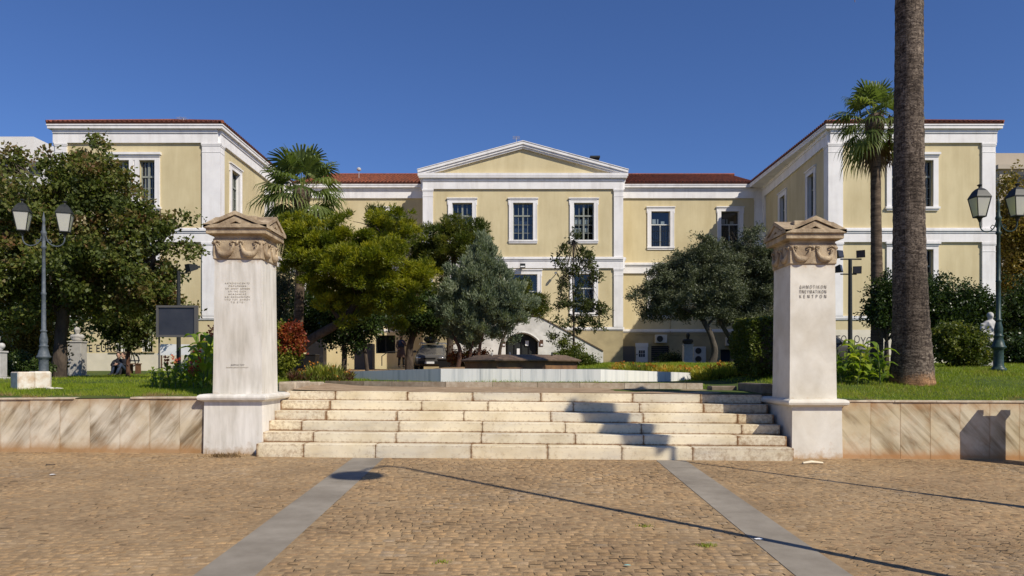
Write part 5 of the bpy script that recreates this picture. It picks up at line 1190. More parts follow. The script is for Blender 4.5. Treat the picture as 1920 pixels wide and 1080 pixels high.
def person(loc, rz, pose, cloth_top, cloth_leg, label, group=None, hair=.10, scale=1.0):
    r = empty('person', loc, label, 'person', group, rz=rz, local=True); k = scale; V = lambda x, y, z: Vector((x*k, y*k, z*k))
    if pose == 'stand':      # weight on one leg, one arm raised to the chest holding something
        hip = .93; J = [(V(0,0,.95),.13*k),(V(0,0,1.12),.125*k),(V(0,-.01,1.32),.14*k),(V(0,-.01,1.44),.07*k),(V(0,-.03,1.52),.052*k),
             (V(-.09,0,.88),.10*k),(V(-.10,-.03,.48),.065*k),(V(-.11,.02,.09),.042*k),(V(-.12,-.12,.035),.035*k),
             (V(.09,0,.88),.10*k),(V(.13,-.02,.48),.065*k),(V(.16,.03,.09),.042*k),(V(.18,-.11,.035),.035*k),
             (V(-.19,0,1.38),.058*k),(V(-.27,.02,1.12),.045*k),(V(-.24,-.18,.98),.034*k),(V(-.18,-.26,1.0),.03*k),
             (V(.19,0,1.38),.058*k),(V(.28,-.03,1.13),.045*k),(V(.10,-.22,1.25),.034*k),(V(.02,-.27,1.30),.03*k)]
        E = [(0,1),(1,2),(2,3),(3,4),(0,5),(5,6),(6,7),(7,8),(0,9),(9,10),(10,11),(11,12),(3,13),(13,14),(14,15),(15,16),(3,17),(17,18),(18,19),(19,20)]
        hd = V(0,-.04,1.63); hands = [(V(-.18,-.26,1.0), V(-.5,-.4,-.3)), (V(.02,-.27,1.30), V(-.5,-.2,.5))]
    else:                    # seated on the ground, knees up
        J = [(V(0,0,.14),.14*k),(V(0,.02,.34),.13*k),(V(0,-.03,.54),.14*k),(V(0,-.05,.64),.065*k),(V(0,-.09,.71),.05*k),
             (V(-.10,-.08,.13),.10*k),(V(-.14,-.42,.46),.065*k),(V(-.13,-.58,.09),.042*k),(V(-.13,-.70,.035),.035*k),
             (V(.10,-.08,.13),.10*k),(V(.14,-.40,.44),.065*k),(V(.15,-.60,.09),.042*k),(V(.16,-.72,.035),.035*k),
             (V(-.19,-.03,.58),.055*k),(V(-.25,-.22,.40),.043*k),(V(-.12,-.44,.50),.032*k),(V(-.05,-.48,.48),.028*k),
             (V(.19,-.03,.58),.055*k),(V(.25,-.2,.40),.043*k),(V(.12,-.42,.49),.032*k),(V(.05,-.47,.47),.028*k)]
        E = [(0,1),(1,2),(2,3),(3,4),(0,5),(5,6),(6,7),(7,8),(0,9),(9,10),(10,11),(11,12),(3,13),(13,14),(14,15),(15,16),(3,17),(17,18),(18,19),(19,20)]
        hd = V(0,-.12,.82); hands = [(V(-.05,-.48,.48), V(.5,-.3,-.2)), (V(.05,-.47,.47), V(-.5,-.3,-.2))]
    body = skin_figure('body', J, E, cloth_top, r)
    b = MB(); b.ell(hd, (.075*k,.095*k,.115*k), 14, 10); b.ell(hd+V(0,-.095,-.015), (.014*k,.02*k,.022*k), 6, 5); b.ell(hd+V(0,-.03,-.07), (.055*k,.06*k,.05*k))
    for s in (-1, 1): b.ell(hd+V(s*.076,.0,-.01), (.012*k,.02*k,.03*k), 6, 5)
    b.tube([hd+V(0,.02,-.08), hd+V(0,.03,-.16)], .05*k, 10)
    hdo = b.build('head', M['skin'], r, smooth=True)
    b = MB(); b.ell(hd+V(0,.02,.025), (.088*k,.10*k,.115*k), 14, 10); b.ell(hd+V(0,.06,-.06), (.07*k,.055*k,hair*k)); b.build('hair', M['hair'], hdo, smooth=True)
    b = MB()
    for s in (-1, 1): b.ell(hd+V(s*.03,-.088,.01), (.011*k,.008*k,.007*k), 6, 4)
    b.tube([hd+V(-.022,-.092,-.05), hd+V(.022,-.092,-.05)], .005*k, 5); b.build('face', M['hair'], hdo)
    for p, d in hands:
        d = d.normalized(); sd = d.orthogonal().normalized(); b = MB(); b.tube([p, p+d*.05*k, p+d*.085*k], [.024*k,.034*k,.03*k], 8, flat=.5)
        for i in range(4): q = p+d*.085*k+sd*(i-1.5)*.016*k; b.tube([q, q+d*.035*k, q+d*.055*k+V(0,0,-.02)], [.008*k,.007*k,.006*k], 6)
        b.tube([p+d*.02*k, p+d*.04*k+sd*.04*k, p+d*.07*k+sd*.045*k], [.01*k,.009*k,.007*k], 6); b.build('hand', M['skin'], r, smooth=True)
    for i0 in (5, 9):
        leg = [Vector(J[i0+i][0]) for i in range(3)]; b = MB(); b.tube([leg[0], leg[1], leg[2]], [.105*k*1.02,.072*k,.055*k], 10); b.build('trouser_leg', cloth_leg, r, smooth=True)
        b = MB(); a_, c_ = J[i0+2][0], J[i0+3][0]; b.tube([a_+V(0,.04,-.04), a_+V(0,-.03,-.04), c_+V(0,-.05,-.005)], [.045*k,.045*k,.035*k], 8, flat=.9); b.build('shoe', M['blackplastic'], r, smooth=True)
    return r
Y = 39.0; pr = person((X_(752,Y),Y,1.62), .5, 'stand', M['cloth_brown'], M['cloth_dark'], 'person in a brown coat standing by the car with one arm raised', scale=.98)
b = MB(); b.tube([(0,0,.52),(0,0,.75),(0,0,1.05),(0,0,1.28)], [.24,.21,.17,.19], 14); b.build('coat', M['cloth_brown'], pr, smooth=True)
b = MB(); b.tube([(-.02,-.02,1.05),(0,-.02,1.2),(0,-.02,1.42)], [.182,.19,.13], 14); b.build('scarf', M['cloth_blue'], pr, smooth=True)
Y = 30.0; person((X_(216,Y),Y+.3,float(terr(X_(216,Y),Y))), .3, 'sit', M['cloth_dark'], M['cloth_dark'], 'person in black sitting on the grass, on the left of the pair', 'people sitting by the graffiti wall')
person((X_(231,Y),Y+.2,float(terr(X_(231,Y),Y))), -.3, 'sit', M['cloth_dark'], M['cloth_blue'], 'person in blue jeans sitting on the grass, on the right of the pair', 'people sitting by the graffiti wall')
Y = 32.0; bz = float(terr(X_(253,Y),Y)); x0, x1 = X_(241,Y), X_(262,Y); bn = empty('park_bench', ((x0+x1)/2,Y,bz), 'small brown wooden bench behind the seated pair', 'bench')
b = MB(); [b.box(x0, x1, Y-.22+i*.15, Y-.10+i*.15, bz+.40, bz+.44) for i in range(3)]; b.build('seat', M['wood'], bn)
for x in (x0+.04, x1-.1): b = MB(); b.box(x, x+.06, Y-.2, Y+.2, bz-.1, bz+.399); b.build('leg', M['wood'], bn)
# ---------------------------------------------------------------- cars
def car(loc, rz, label, paint, roofbox=True, k=1.0):
    r = empty('parked_car', loc, label, 'car', 'parked cars', rz=rz, local=True)
    # sections front (-y) to back: y, half width, z low, z shoulder, roof half width, z roof
    S_ = [(-2.05,.62,.30,.56,.50,.62),(-2.0,.76,.24,.66,.66,.72),(-1.75,.82,.20,.74,.72,.80),(-1.2,.84,.18,.80,.74,.88),(-.95,.84,.18,.84,.74,.93),(-.35,.84,.18,.88,.60,1.33),(.2,.84,.18,.90,.58,1.40),
          (1.0,.84,.18,.92,.57,1.38),(1.5,.83,.20,.93,.56,1.28),(1.95,.79,.26,.90,.62,1.0),(2.05,.74,.32,.80,.62,.86)]
    b = MB(); vs = []
    for (y, hw, zl, zs, rw, zr) in S_: vs += [(-hw*.9,y,zl),(-hw,y,zl+.12),(-hw,y,zs-.08),(-hw*.96,y,zs),(-rw,y,zr-.03),(-rw*.85,y,zr),(rw*.85,y,zr),(rw,y,zr-.03),(hw*.96,y,zs),(hw,y,zs-.08),(hw,y,zl+.12),(hw*.9,y,zl)]
    n = 12; N = len(S_); fs = [(i*n+q, i*n+(q+1)%n, (i+1)*n+(q+1)%n, (i+1)*n+q) for i in range(N-1) for q in range(n)]+[tuple(range(n)), tuple(reversed(range((N-1)*n, N*n)))]
    b.add(vs, fs); b.build('body', paint, r, smooth=True)
    b = MB(); e = .012; b.add([(-.68,-.93-e,.92),(.68,-.93-e,.92),(.54,-.38-e,1.31),(-.54,-.38-e,1.31)], [(0,1,2,3)]); b.build('windscreen', M['glassdark'], r)
    for s in (-1, 1):
        b = MB(); b.add([(s*(.815),-.80,.93),(s*.815,1.35,.95),(s*.60,1.2,1.27),(s*.615,-.30,1.29)], [(0,1,2,3)]); b.build('side_window', M['glassdark'], r)
        b = MB(); b.ell((s*.55,-1.99,.60), (.19,.07,.075), 12, 8); b.build('headlight', M['chrome'], r, smooth=True)
        b = MB(); b.ell((s*.93,-.62,.98), (.10,.05,.065), 10, 6); b.tube([(s*.80,-.62,.92),(s*.9,-.62,.96)], .02, 6); b.build('side_mirror', paint, r, smooth=True)
        for y in (-1.3, 1.3):
            b = MB(); b.tube([(s*.66,y,.30),(s*.86,y,.30)], .30, 20); w_ = b.build('wheel', M['rubber'], r)
            b = MB(); b.tube([(s*.855,y,.30),(s*.87,y,.30)], .19, 16); b.build('rim', M['chrome'], w_)
    b = MB(); b.box(-.72,.72,-2.09,-1.95,.27,.44,bev=.03); b.build('bumper', M['blackplastic'], r)
    b = MB(); b.box(-.30,.30,-2.07,-2.03,.55,.62); b.build('grille', M['blackplastic'], r)
    b = MB(); b.box(-.24,.24,-2.105,-2.092,.31,.42); b.build('number_plate', M['plate'], r)
    if roofbox:
        b = MB()
        for y in (-.1, .8): b.tube([(-.72,y,1.36),(-.70,y,1.46),(.70,y,1.46),(.72,y,1.36)], .022, 6)
        b.build('roof_rack', M['chrome'], r)
        b = MB(); b.box(-.48,.20,-.55,1.5,1.485,1.80,bev=.11); b.build('roof_box', M['blackplastic'], r, smooth=True)
    return r
M['glassdark'] = mat('tinted_car_glass', (.02,.025,.025), .08, spec=.8)
Y = 38.6; car((X_(806,Y)-.05, Y+2.05, 1.50), .02, 'dark grey hatchback with a black roof box parked facing the fountain', M['car'])
Y = 26.5; car((X_(1597,Y)-.35, Y+2.0, 1.52), 1.35, 'dark car parked behind the bright cannas right of the right pillar', M['car'], roofbox=False)
# bins
def bin_(px, pyb, pyt, wpx, Y, m, label):
    a = wp(px, pyb, Y); w_ = wpx*Y/F; zt = wp(px, pyt, Y).z; r = empty('wheelie_bin', (a.x,Y,a.z), label, 'bin', 'bins round the building')
    b = MB(); b.add([(a.x-w_*.42,Y-.3,a.z),(a.x+w_*.42,Y-.3,a.z),(a.x+w_*.42,Y+.3,a.z),(a.x-w_*.42,Y+.3,a.z),(a.x-w_*.5,Y-.36,zt-.07),(a.x+w_*.5,Y-.36,zt-.07),(a.x+w_*.5,Y+.36,zt-.07),(a.x-w_*.5,Y+.36,zt-.07)],
        [(3,2,1,0),(0,1,5,4),(1,2,6,5),(2,3,7,6),(3,0,4,7),(4,5,6,7)]); b.build('body', m, r)
    b = MB(); b.box(a.x-w_*.53, a.x+w_*.53, Y-.4, Y+.4, zt-.069, zt, bev=.03); b.build('lid', m, r)
    for s in (-1, 1): b = MB(); b.tube([(a.x+s*w_*.4-.04,Y+.3,a.z+.02),(a.x+s*w_*.4+.04,Y+.3,a.z+.02)], .08, 12); b.build('wheel', M['rubber'], r)
bin_(845, 694, 673, 46, 34, M['blackplastic'], 'long low black container between the car and the fountain')
bin_(1401, 684, 654, 17, 40, M['binGreen'], 'dark green bin by the right olive trunk')
bin_(582, 694, 664, 26, 36, M['blackplastic'], 'black bin in the shade behind the red bush')
bin_(121, 704, 672, 17, 28, M['blackplastic'], 'black bin in the shade by the big left tree trunk')
# lean-to, posts and a railing left of the car
sh = empty('utility_cabinet', wp(680,690,41), 'grey utility cabinets standing under the pine left of the basement window', 'cabinet')
for (p0, p1, pt, Y) in ((664,698,644,41),(574,606,628,42)):
    a, c = wp(p0,692,Y), wp(p1,pt,Y); b = MB(); b.box(a.x,c.x,Y,Y+.8,1.4,c.z,bev=.02); b.build('cabinet_body', M['boardframe'], sh)
rl = empty('handrail', wp(722,685,45), 'thin dark handrail beside the basement window', 'handrail')
b = MB(); p = [wp(716,686,44), wp(716,668,44), wp(727,660,44), wp(745,660,44)]; b.tube(p, .03, 6); b.build('rail', M['iron'], rl)
b = MB(); a = wp(773, 690, 40); b.tube([(a.x,40,1.4),(a.x,40,wp(0,634,40).z)], .035, 8); tag(b.build('metal_post', M['ac']), 'pale thin metal post left of the car', 'post')
# ================================================================ vegetation
def limb(b, pts, r0, r1, n=9, wob=.25):
    P = [Vector(p) for p in pts]; Q = []; m = 5
    for i in range(len(P)-1):
        p0 = P[max(i-1,0)]; p1 = P[i]; p2 = P[i+1]; p3 = P[min(i+2,len(P)-1)]
        for k in range(m):
            t = k/m; Q.append(.5*((2*p1)+(p2-p0)*t+(2*p0-5*p1+4*p2-p3)*t*t+(3*p1-p0-3*p2+p3)*t**3))
    Q.append(P[-1]); N = len(Q)
    b.tube(Q, [r0+(r1-r0)*i/(N-1) for i in range(N)], n, wob=wob)
def tree(name, label, cat, Y, trunks, lobes, bark, lm, ncl, per, sig, L, W, seed, mode='leaf', group='trees before the hall', twigs=14, twr=.03, foot=None, depth=1.0, **kw):
    """trunks: list of (pixel path, r0, r1); lobes: pixel ellipses"""
    px0, py0 = trunks[0][0][0] if trunks else lobes[0][:2]
    base = wp(px0, py0, Y); base.z = float(terr(base.x, Y)) if foot is None else foot
    r = empty(name, base, label, cat, group); rng = random.Random(seed); b = MB()
    for path, r0, r1 in trunks:
        pts = [wp(p[0], p[1], Y+(p[2] if len(p) > 2 else 0)) for p in path]
        if path[0][1] > 640: pts[0].z = min(pts[0].z, float(terr(pts[0].x, Y))-.1)
        limb(b, pts, r0, r1)
    LB = lobes_px(lobes, Y, depth)
    if trunks and twigs:
        ends = [wp(t[0][-1][0], t[0][-1][1], Y+(t[0][-1][2] if len(t[0][-1]) > 2 else 0)) for t in trunks]
        for i in range(twigs):
            c, rr = LB[rng.randrange(len(LB))]; tgt = Vector(c)+Vector((rng.uniform(-.6,.6)*rr[0], rng.uniform(-.6,.6)*rr[1], rng.uniform(-.4,.6)*rr[2]))
            e = min(ends, key=lambda q: (q-tgt).length); mid = e.lerp(tgt, .5)+Vector((rng.uniform(-.2,.2),rng.uniform(-.2,.2),rng.uniform(0,.25)))
            limb(b, [e, mid, tgt], twr, twr*.25, 6, 0)
    if b.v: b.build('trunk', bark, r, smooth=True)
    crown('crown', lm, r, LB, ncl, per, sig, L, W, seed, mode, **kw); return r
# big reddish-green tree, left
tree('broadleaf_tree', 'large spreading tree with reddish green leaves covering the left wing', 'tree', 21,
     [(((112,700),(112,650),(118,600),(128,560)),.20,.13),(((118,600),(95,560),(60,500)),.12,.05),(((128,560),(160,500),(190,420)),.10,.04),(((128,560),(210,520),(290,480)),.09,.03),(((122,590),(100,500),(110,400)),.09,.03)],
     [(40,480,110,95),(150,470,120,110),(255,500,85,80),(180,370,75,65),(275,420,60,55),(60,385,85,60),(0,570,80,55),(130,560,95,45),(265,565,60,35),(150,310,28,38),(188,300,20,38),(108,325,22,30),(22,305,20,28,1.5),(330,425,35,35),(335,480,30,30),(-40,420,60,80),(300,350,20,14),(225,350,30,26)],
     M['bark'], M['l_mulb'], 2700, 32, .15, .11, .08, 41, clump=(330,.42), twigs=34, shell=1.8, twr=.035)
tree('broadleaf_tree', 'small round dark tree on a thin red trunk right of the marble bust', 'tree', 25, [(((240,694),(240,650),(238,600)),.07,.045)],
     [(240,590,48,34),(205,585,25,25),(275,610,26,26),(215,625,28,20),(255,635,30,16)], M['redbark'], M['l_mulb'], 190, 42, .2, .11, .08, 42, tintbias=-.2, twigs=10)
tree('shrub', 'loose yellowish green shrub behind the left street lamp', 'shrub', 23, [], [(25,640,35,38),(60,625,30,40),(75,665,25,30),(10,680,30,20),(95,650,14,45)], M['bark'], M['l_autumn'], 210, 40, .15, .09, .06, 43, group='shrubs and hedges', tintbias=-.05)
tree('shrub', 'round clipped dark bush beside the left street lamp base', 'shrub', 20, [], [(27,682,28,22),(70,690,25,15)], M['bark'], M['l_dark'], 150, 40, .08, .05, .035, 44, group='shrubs and hedges')
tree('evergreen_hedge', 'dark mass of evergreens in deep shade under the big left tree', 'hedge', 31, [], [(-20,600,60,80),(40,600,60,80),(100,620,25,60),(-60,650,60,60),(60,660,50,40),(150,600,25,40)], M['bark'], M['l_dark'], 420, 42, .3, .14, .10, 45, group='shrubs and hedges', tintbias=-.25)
# pines left of centre
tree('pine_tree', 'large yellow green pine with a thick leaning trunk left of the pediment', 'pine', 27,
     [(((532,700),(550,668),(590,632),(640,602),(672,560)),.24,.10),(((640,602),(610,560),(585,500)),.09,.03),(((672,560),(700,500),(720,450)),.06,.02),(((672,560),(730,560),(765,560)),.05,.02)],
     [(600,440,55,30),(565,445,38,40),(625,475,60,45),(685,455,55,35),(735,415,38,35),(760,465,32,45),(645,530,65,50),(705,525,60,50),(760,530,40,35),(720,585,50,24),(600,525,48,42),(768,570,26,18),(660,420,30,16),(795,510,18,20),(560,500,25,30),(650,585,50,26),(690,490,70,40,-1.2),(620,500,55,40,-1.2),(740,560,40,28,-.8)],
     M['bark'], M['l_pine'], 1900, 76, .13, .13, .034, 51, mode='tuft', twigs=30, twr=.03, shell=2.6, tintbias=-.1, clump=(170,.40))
tree('pine_tree', 'darker pine standing behind, left of the grey green juniper', 'pine', 37, [(((842,690),(845,620),(850,520),(852,450)),.2,.07)],
     [(850,425,28,20),(820,440,30,24),(880,435,32,24),(845,465,55,28),(800,470,25,25),(810,500,35,28),(880,480,30,35),(795,545,25,30),(905,450,15,12),(700,420,25,40),(725,450,40,45)], M['bark'], M['l_pine_dark'], 700, 60, .2, .17, .042, 52, mode='tuft', twigs=20, clump=(70,.5))
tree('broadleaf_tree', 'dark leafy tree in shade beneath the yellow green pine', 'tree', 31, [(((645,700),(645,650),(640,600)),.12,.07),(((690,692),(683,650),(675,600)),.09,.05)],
     [(640,590,60,45),(600,605,40,30),(590,570,45,45),(690,600,45,35),(650,640,45,18),(560,600,25,30)], M['bark'], M['l_dark'], 430, 44, .24, .12, .085, 53, twigs=14, tintbias=-.05)
tree('broadleaf_tree', 'dark glossy ficus with a short trunk above the person and the car', 'tree', 35, [(((767,690),(768,655),(778,620)),.2,.14)],
     [(800,590,38,42),(765,605,32,26),(832,590,26,42),(740,590,25,22),(812,606,30,16),(700,610,25,14)], M['bark'], M['l_dark'], 330, 46, .22, .13, .09, 54, twigs=12)
tree('evergreen_tree', 'dark narrow evergreen seen between left pillar and palm trunk', 'tree', 34, [(((532,700),(532,640)),.1,.08)], [(532,540,32,48),(536,600,34,50),(520,570,25,70),(548,500,18,25)], M['bark'], M['l_oliv'], 260, 44, .24, .13, .05, 55, tintbias=-.2)
# grey-green juniper
tree('juniper_tree', 'grey green conical juniper with bare red stems before the arched door', 'juniper', 29,
     [(((858,682),(862,655),(850,625),(855,590)),.09,.05),(((893,690),(898,660),(905,625),(915,590)),.08,.04),(((880,690),(882,660),(888,630),(890,560)),.07,.04)],
     [(906,465,14,24),(903,495,32,32),(898,530,52,38),(890,570,62,38),(935,570,54,42),(868,605,42,34),(950,595,34,32),(903,618,44,22),(848,585,24,36),(880,635,26,14)],
     M['redbark'], M['l_jun'], 2500, 52, .11, .12, .036, 56, mode='spray', twigs=20, twr=.022, shell=2.2, clump=(300,.28))
tree('pine_tree', 'small green pine poking out right of the grey green juniper', 'pine', 36, [(((935,690),(940,645),(965,590),(985,560)),.09,.05)], [(975,545,20,22),(995,570,28,24),(1018,568,16,16),(985,535,12,14),(1005,585,22,12)], M['bark'], M['l_pine_dark'], 170, 46, .18, .14, .035, 57, mode='tuft', twigs=8)
# thin young tree
YT = [(1076,445,10,14),(1092,478,18,14),(1060,470,8,8),(1046,484,8,7),(1058,498,12,9),(1100,500,18,10),(1118,517,12,9),(1072,512,12,9),(1055,532,13,10),(1100,528,14,7),(1046,550,7,6),(1062,568,15,12),(1080,560,14,10),(1103,572,22,14),(1042,575,10,10),
      (1122,583,12,9),(1050,595,12,8),(1088,598,22,10),(1110,605,16,8),(1135,590,8,6),(1062,612,13,8),(1040,628,7,9),(1127,613,5,6),(1066,634,7,6),(1080,540,10,8),(1040,520,5,5),(1092,620,12,6)]
tree('young_tree', 'thin young tree with sparse leaf clusters before the right pavilion windows', 'tree', 30, [(((1075,668),(1076,600),(1074,520),(1076,450)),.055,.02)], YT, M['bark'], M['l_young'], 150, 30, .13, .16, .055, 58, twigs=26, twr=.014)
tree('shrub', 'low dark green bush at the foot of the thin young tree', 'shrub', 29.5, [], [(1062,668,26,12),(1092,672,26,13),(1078,655,14,9),(1110,680,12,8),(1055,645,10,8)], M['bark'], M['l_hedge'], 150, 38, .12, .08, .05, 59, group='shrubs and hedges')
tree('shrub', 'low bush with orange red tips at the foot of the juniper', 'shrub', 30, [], [(858,672,22,14),(880,668,20,12),(905,668,16,12)], M['bark'], M['l_red'], 90, 40, .12, .08, .05, 60, group='shrubs and hedges', tintbias=.2)
# olives
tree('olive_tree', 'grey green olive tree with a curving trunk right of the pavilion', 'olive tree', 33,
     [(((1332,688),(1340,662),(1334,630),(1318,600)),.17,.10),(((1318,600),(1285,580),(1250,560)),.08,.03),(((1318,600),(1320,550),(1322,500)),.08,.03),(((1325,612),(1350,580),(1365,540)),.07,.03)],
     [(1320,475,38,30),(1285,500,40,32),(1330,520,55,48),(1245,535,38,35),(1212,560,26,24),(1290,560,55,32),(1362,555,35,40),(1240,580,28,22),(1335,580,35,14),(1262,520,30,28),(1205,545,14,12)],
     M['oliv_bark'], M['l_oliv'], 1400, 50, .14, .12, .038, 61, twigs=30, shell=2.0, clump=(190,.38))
tree('olive_tree', 'dense olive tree with twin trunks between first olive and right pillar', 'olive tree', 34.5,
     [(((1385,690),(1380,655),(1360,620),(1345,595)),.14,.07),(((1398,690),(1400,650),(1410,610),(1415,570)),.15,.08)],
     [(1400,455,30,26),(1370,480,28,28),(1420,495,40,45),(1395,540,45,45),(1440,560,28,55),(1385,585,40,20),(1430,610,25,24),(1455,500,20,40),(1376,440,14,14)],
     M['oliv_bark'], M['l_oliv'], 1500, 50, .14, .12, .038, 62, clump=(160,.38), twigs=28, tintbias=-.08, shell=2.6)
# right shrubs
G = 'shrubs and hedges'
tree('evergreen_shrub', 'tall dark evergreen shrub left of the big palm trunk', 'shrub', 24, [(((1662,700),(1662,640)),.09,.06)], [(1655,545,28,28),(1648,585,34,32),(1680,560,25,45),(1690,610,25,30)], M['bark'], M['l_dark'], 300, 44, .15, .085, .05, 63, group=G)
tree('evergreen_shrub', 'dark rounded evergreen just right of the big palm trunk', 'shrub', 24.5, [], [(1757,540,26,30),(1745,575,35,35),(1765,600,40,30)], M['bark'], M['l_dark'], 280, 44, .15, .085, .05, 64, group=G)
tree('evergreen_shrub', 'dark evergreen shrub behind the white half figure statue', 'shrub', 24.2, [], [(1810,560,36,26),(1838,578,30,28),(1790,590,35,28),(1825,605,30,18),(1850,600,14,20)], M['bark'], M['l_dark'], 320, 44, .15, .085, .05, 65, group=G)
tree('flowering_shrub', 'sunlit green shrub with a few yellow leaves, left of the statue', 'shrub', 21, [], [(1790,640,48,26),(1825,650,30,30),(1765,660,26,22),(1815,672,40,16),(1775,620,30,14)], M['bark'], M['l_hedge'], 330, 44, .12, .075, .05, 66, group=G)
tree('broadleaf_tree', 'yellow brown autumn tree at the right edge beyond the wing', 'tree', 46, [(((1905,690),(1903,620),(1900,520)),.25,.15)], [(1892,360,18,35),(1890,430,28,50),(1925,440,35,60),(1900,510,40,45),(1935,530,40,50),(1940,380,30,30)], M['bark'], M['l_autumn'], 560, 44, .36, .17, .12, 67, twigs=20)
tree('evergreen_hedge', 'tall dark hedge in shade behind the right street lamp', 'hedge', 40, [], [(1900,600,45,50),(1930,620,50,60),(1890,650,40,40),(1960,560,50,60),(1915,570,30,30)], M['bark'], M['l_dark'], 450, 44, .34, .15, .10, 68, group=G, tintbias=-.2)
tree('shrub', 'shaded undergrowth at the right edge behind the lawn', 'shrub', 27, [], [(1910,660,35,26),(1950,660,40,35),(1880,675,25,14)], M['bark'], M['l_dark'], 170, 40, .2, .1, .07, 69, group=G, tintbias=-.1)
tree('shrub', 'bushy dark plant under the air conditioner and vent grille', 'shrub', 44, [], [(1255,674,22,9),(1268,676,14,9)], M['bark'], M['l_dark'], 60, 36, .2, .1, .07, 70, group=G)
# clipped hedge behind the right pillar, red bush behind the left one
def boxhedge(name, label, x0, x1, y0, y1, z0, z1, m, n, seed, L=.06, W=.045):
    r = empty(name, ((x0+x1)/2,(y0+y1)/2,z0), label, 'hedge', G); rng = np.random.default_rng(seed)
    c = rng.random((n,3)); ax = rng.choice(3, n, p=[.35,.35,.3]); sd = rng.integers(0,2,n); 
    for i in range(3): c[ax==i, i] = np.where(sd[ax==i], 1-.12*rng.random((ax==i).sum())**2, .12*rng.random((ax==i).sum())**2) if i < 2 else 1-.08*rng.random((ax==i).sum())**2
    ctr = np.array([.5,.5,.45]); d = c-ctr; rad = np.max(np.abs(d),axis=1); d2 = d*(1-.16*(np.linalg.norm(d,axis=1)/.87)**3)[:,None]; c = ctr+d2
    k = np.where(c[:,2] < .35, .78+.22*c[:,2]/.35, 1.0)[:,None]; c[:,:2] = .5+(c[:,:2]-.5)*k
    C = np.stack([x0+(x1-x0)*c[:,0], y0+(y1-y0)*c[:,1], z0+(z1-z0)*c[:,2]],1); out = unit(d*np.array([1,1,1.2])); A = unit(out*.7+rng.normal(size=(n,3))*.8)
    pn = np.array([noise.noise(Vector(p*3.1)) for p in C]); C = C+out*(pn[:,None]*.10)
    t = np.clip(.35+pn*.35+rng.normal(0,.14,n)+.5*np.clip((c[:,2]-.9)/.1,0,1), 0, 1)  # top leaves tinted lighter: sunlight put into the leaf colour
    mesh_np('foliage', leafquads(C, A, L*(.6+.8*rng.random(n)), W*(.6+.8*rng.random(n)), rng), 4, m, r, np.repeat(t,4))
    b = MB(); b.box(x0+.12*(x1-x0),x1-.12*(x1-x0),y0+.1*(y1-y0),y1-.1*(y1-y0),z0+.1,z1-.12,bev=.15); b.build('branches', M['bark'], r); return r
boxhedge('clipped_hedge', 'square clipped hedge with its sunlit top coloured yellow just behind the right pillar', 5.35, 7.05, 16.8, 18.6, 1.35, 2.70, M['l_hedge'], 17000, 71)
rb = tree('red_tipped_bush', 'rounded bush with red top and yellow green base beside the left pillar', 'bush', 17.6, [], [(542,632,25,24),(530,640,26,26),(552,650,16,16)], M['bark'], M['l_red'], 260, 40, .075, .06, .045, 72, group=G)
LB = lobes_px([(536,668,24,24),(520,616,22,9),(530,690,18,16),(515,650,18,40)], 17.6); crown('lower_foliage', M['l_yel'], rb, LB, 240, 40, .08, .06, .045, 73)
# ---------------------------------------------------------------- palms
def fan_frond(VV, TT, base, d, plen, R_, rng, tb, droop=.5, nl=22, dead=False):
    d = Vector(d).normalized(); side = d.cross(Vector((0,0,1)));
    if side.length < .1: side = Vector((1,0,0))
    side.normalize(); up = side.cross(d).normalized()
    sag = Vector((0,0,-1))*plen*.12*(1-abs(d.z)); tip = Vector(base)+d*plen+sag; w_ = .022
    VV.append([tuple(Vector(base)-side*w_), tuple(Vector(base)+side*w_), tuple(tip+side*w_*.6), tuple(tip-side*w_*.6)]); TT.append(min(1, tb+.25))
    d2 = (d+Vector((0,0,-.25))).normalized()
    for i in range(nl):
        a = (i/(nl-1)-.5)*math.radians(215 if not dead else 120); l = R_*(1-.22*abs(a)/1.9)*rng.uniform(.9,1.08)
        v = d2*math.cos(a)+side*math.sin(a); fold = up*.10*(-1 if i%2 else 1)*.3+up*(-.18*abs(math.sin(a)))
        v = (v+fold).normalized(); q = v.cross(up).normalized() if v.cross(up).length > .1 else side
        wd = R_*.042; m1 = tip+v*l*.5; e = tip+v*l*.85+Vector((0,0,-1))*l*droop*.30; e2 = tip+v*l*.98+Vector((0,0,-1))*l*droop*.75; t = min(1,max(0,tb+rng.uniform(-.12,.12)))
        VV.append([tuple(tip), tuple(m1+q*wd), tuple(e), tuple(m1-q*wd)]); TT.append(t)
        VV.append([tuple(m1+q*wd), tuple(e+q*wd*.55), tuple(e-q*wd*.55), tuple(m1-q*wd)]); TT.append(t)
        VV.append([tuple(e+q*wd*.55), tuple(e2), tuple(e2), tuple(e-q*wd*.55)]); TT.append(t)
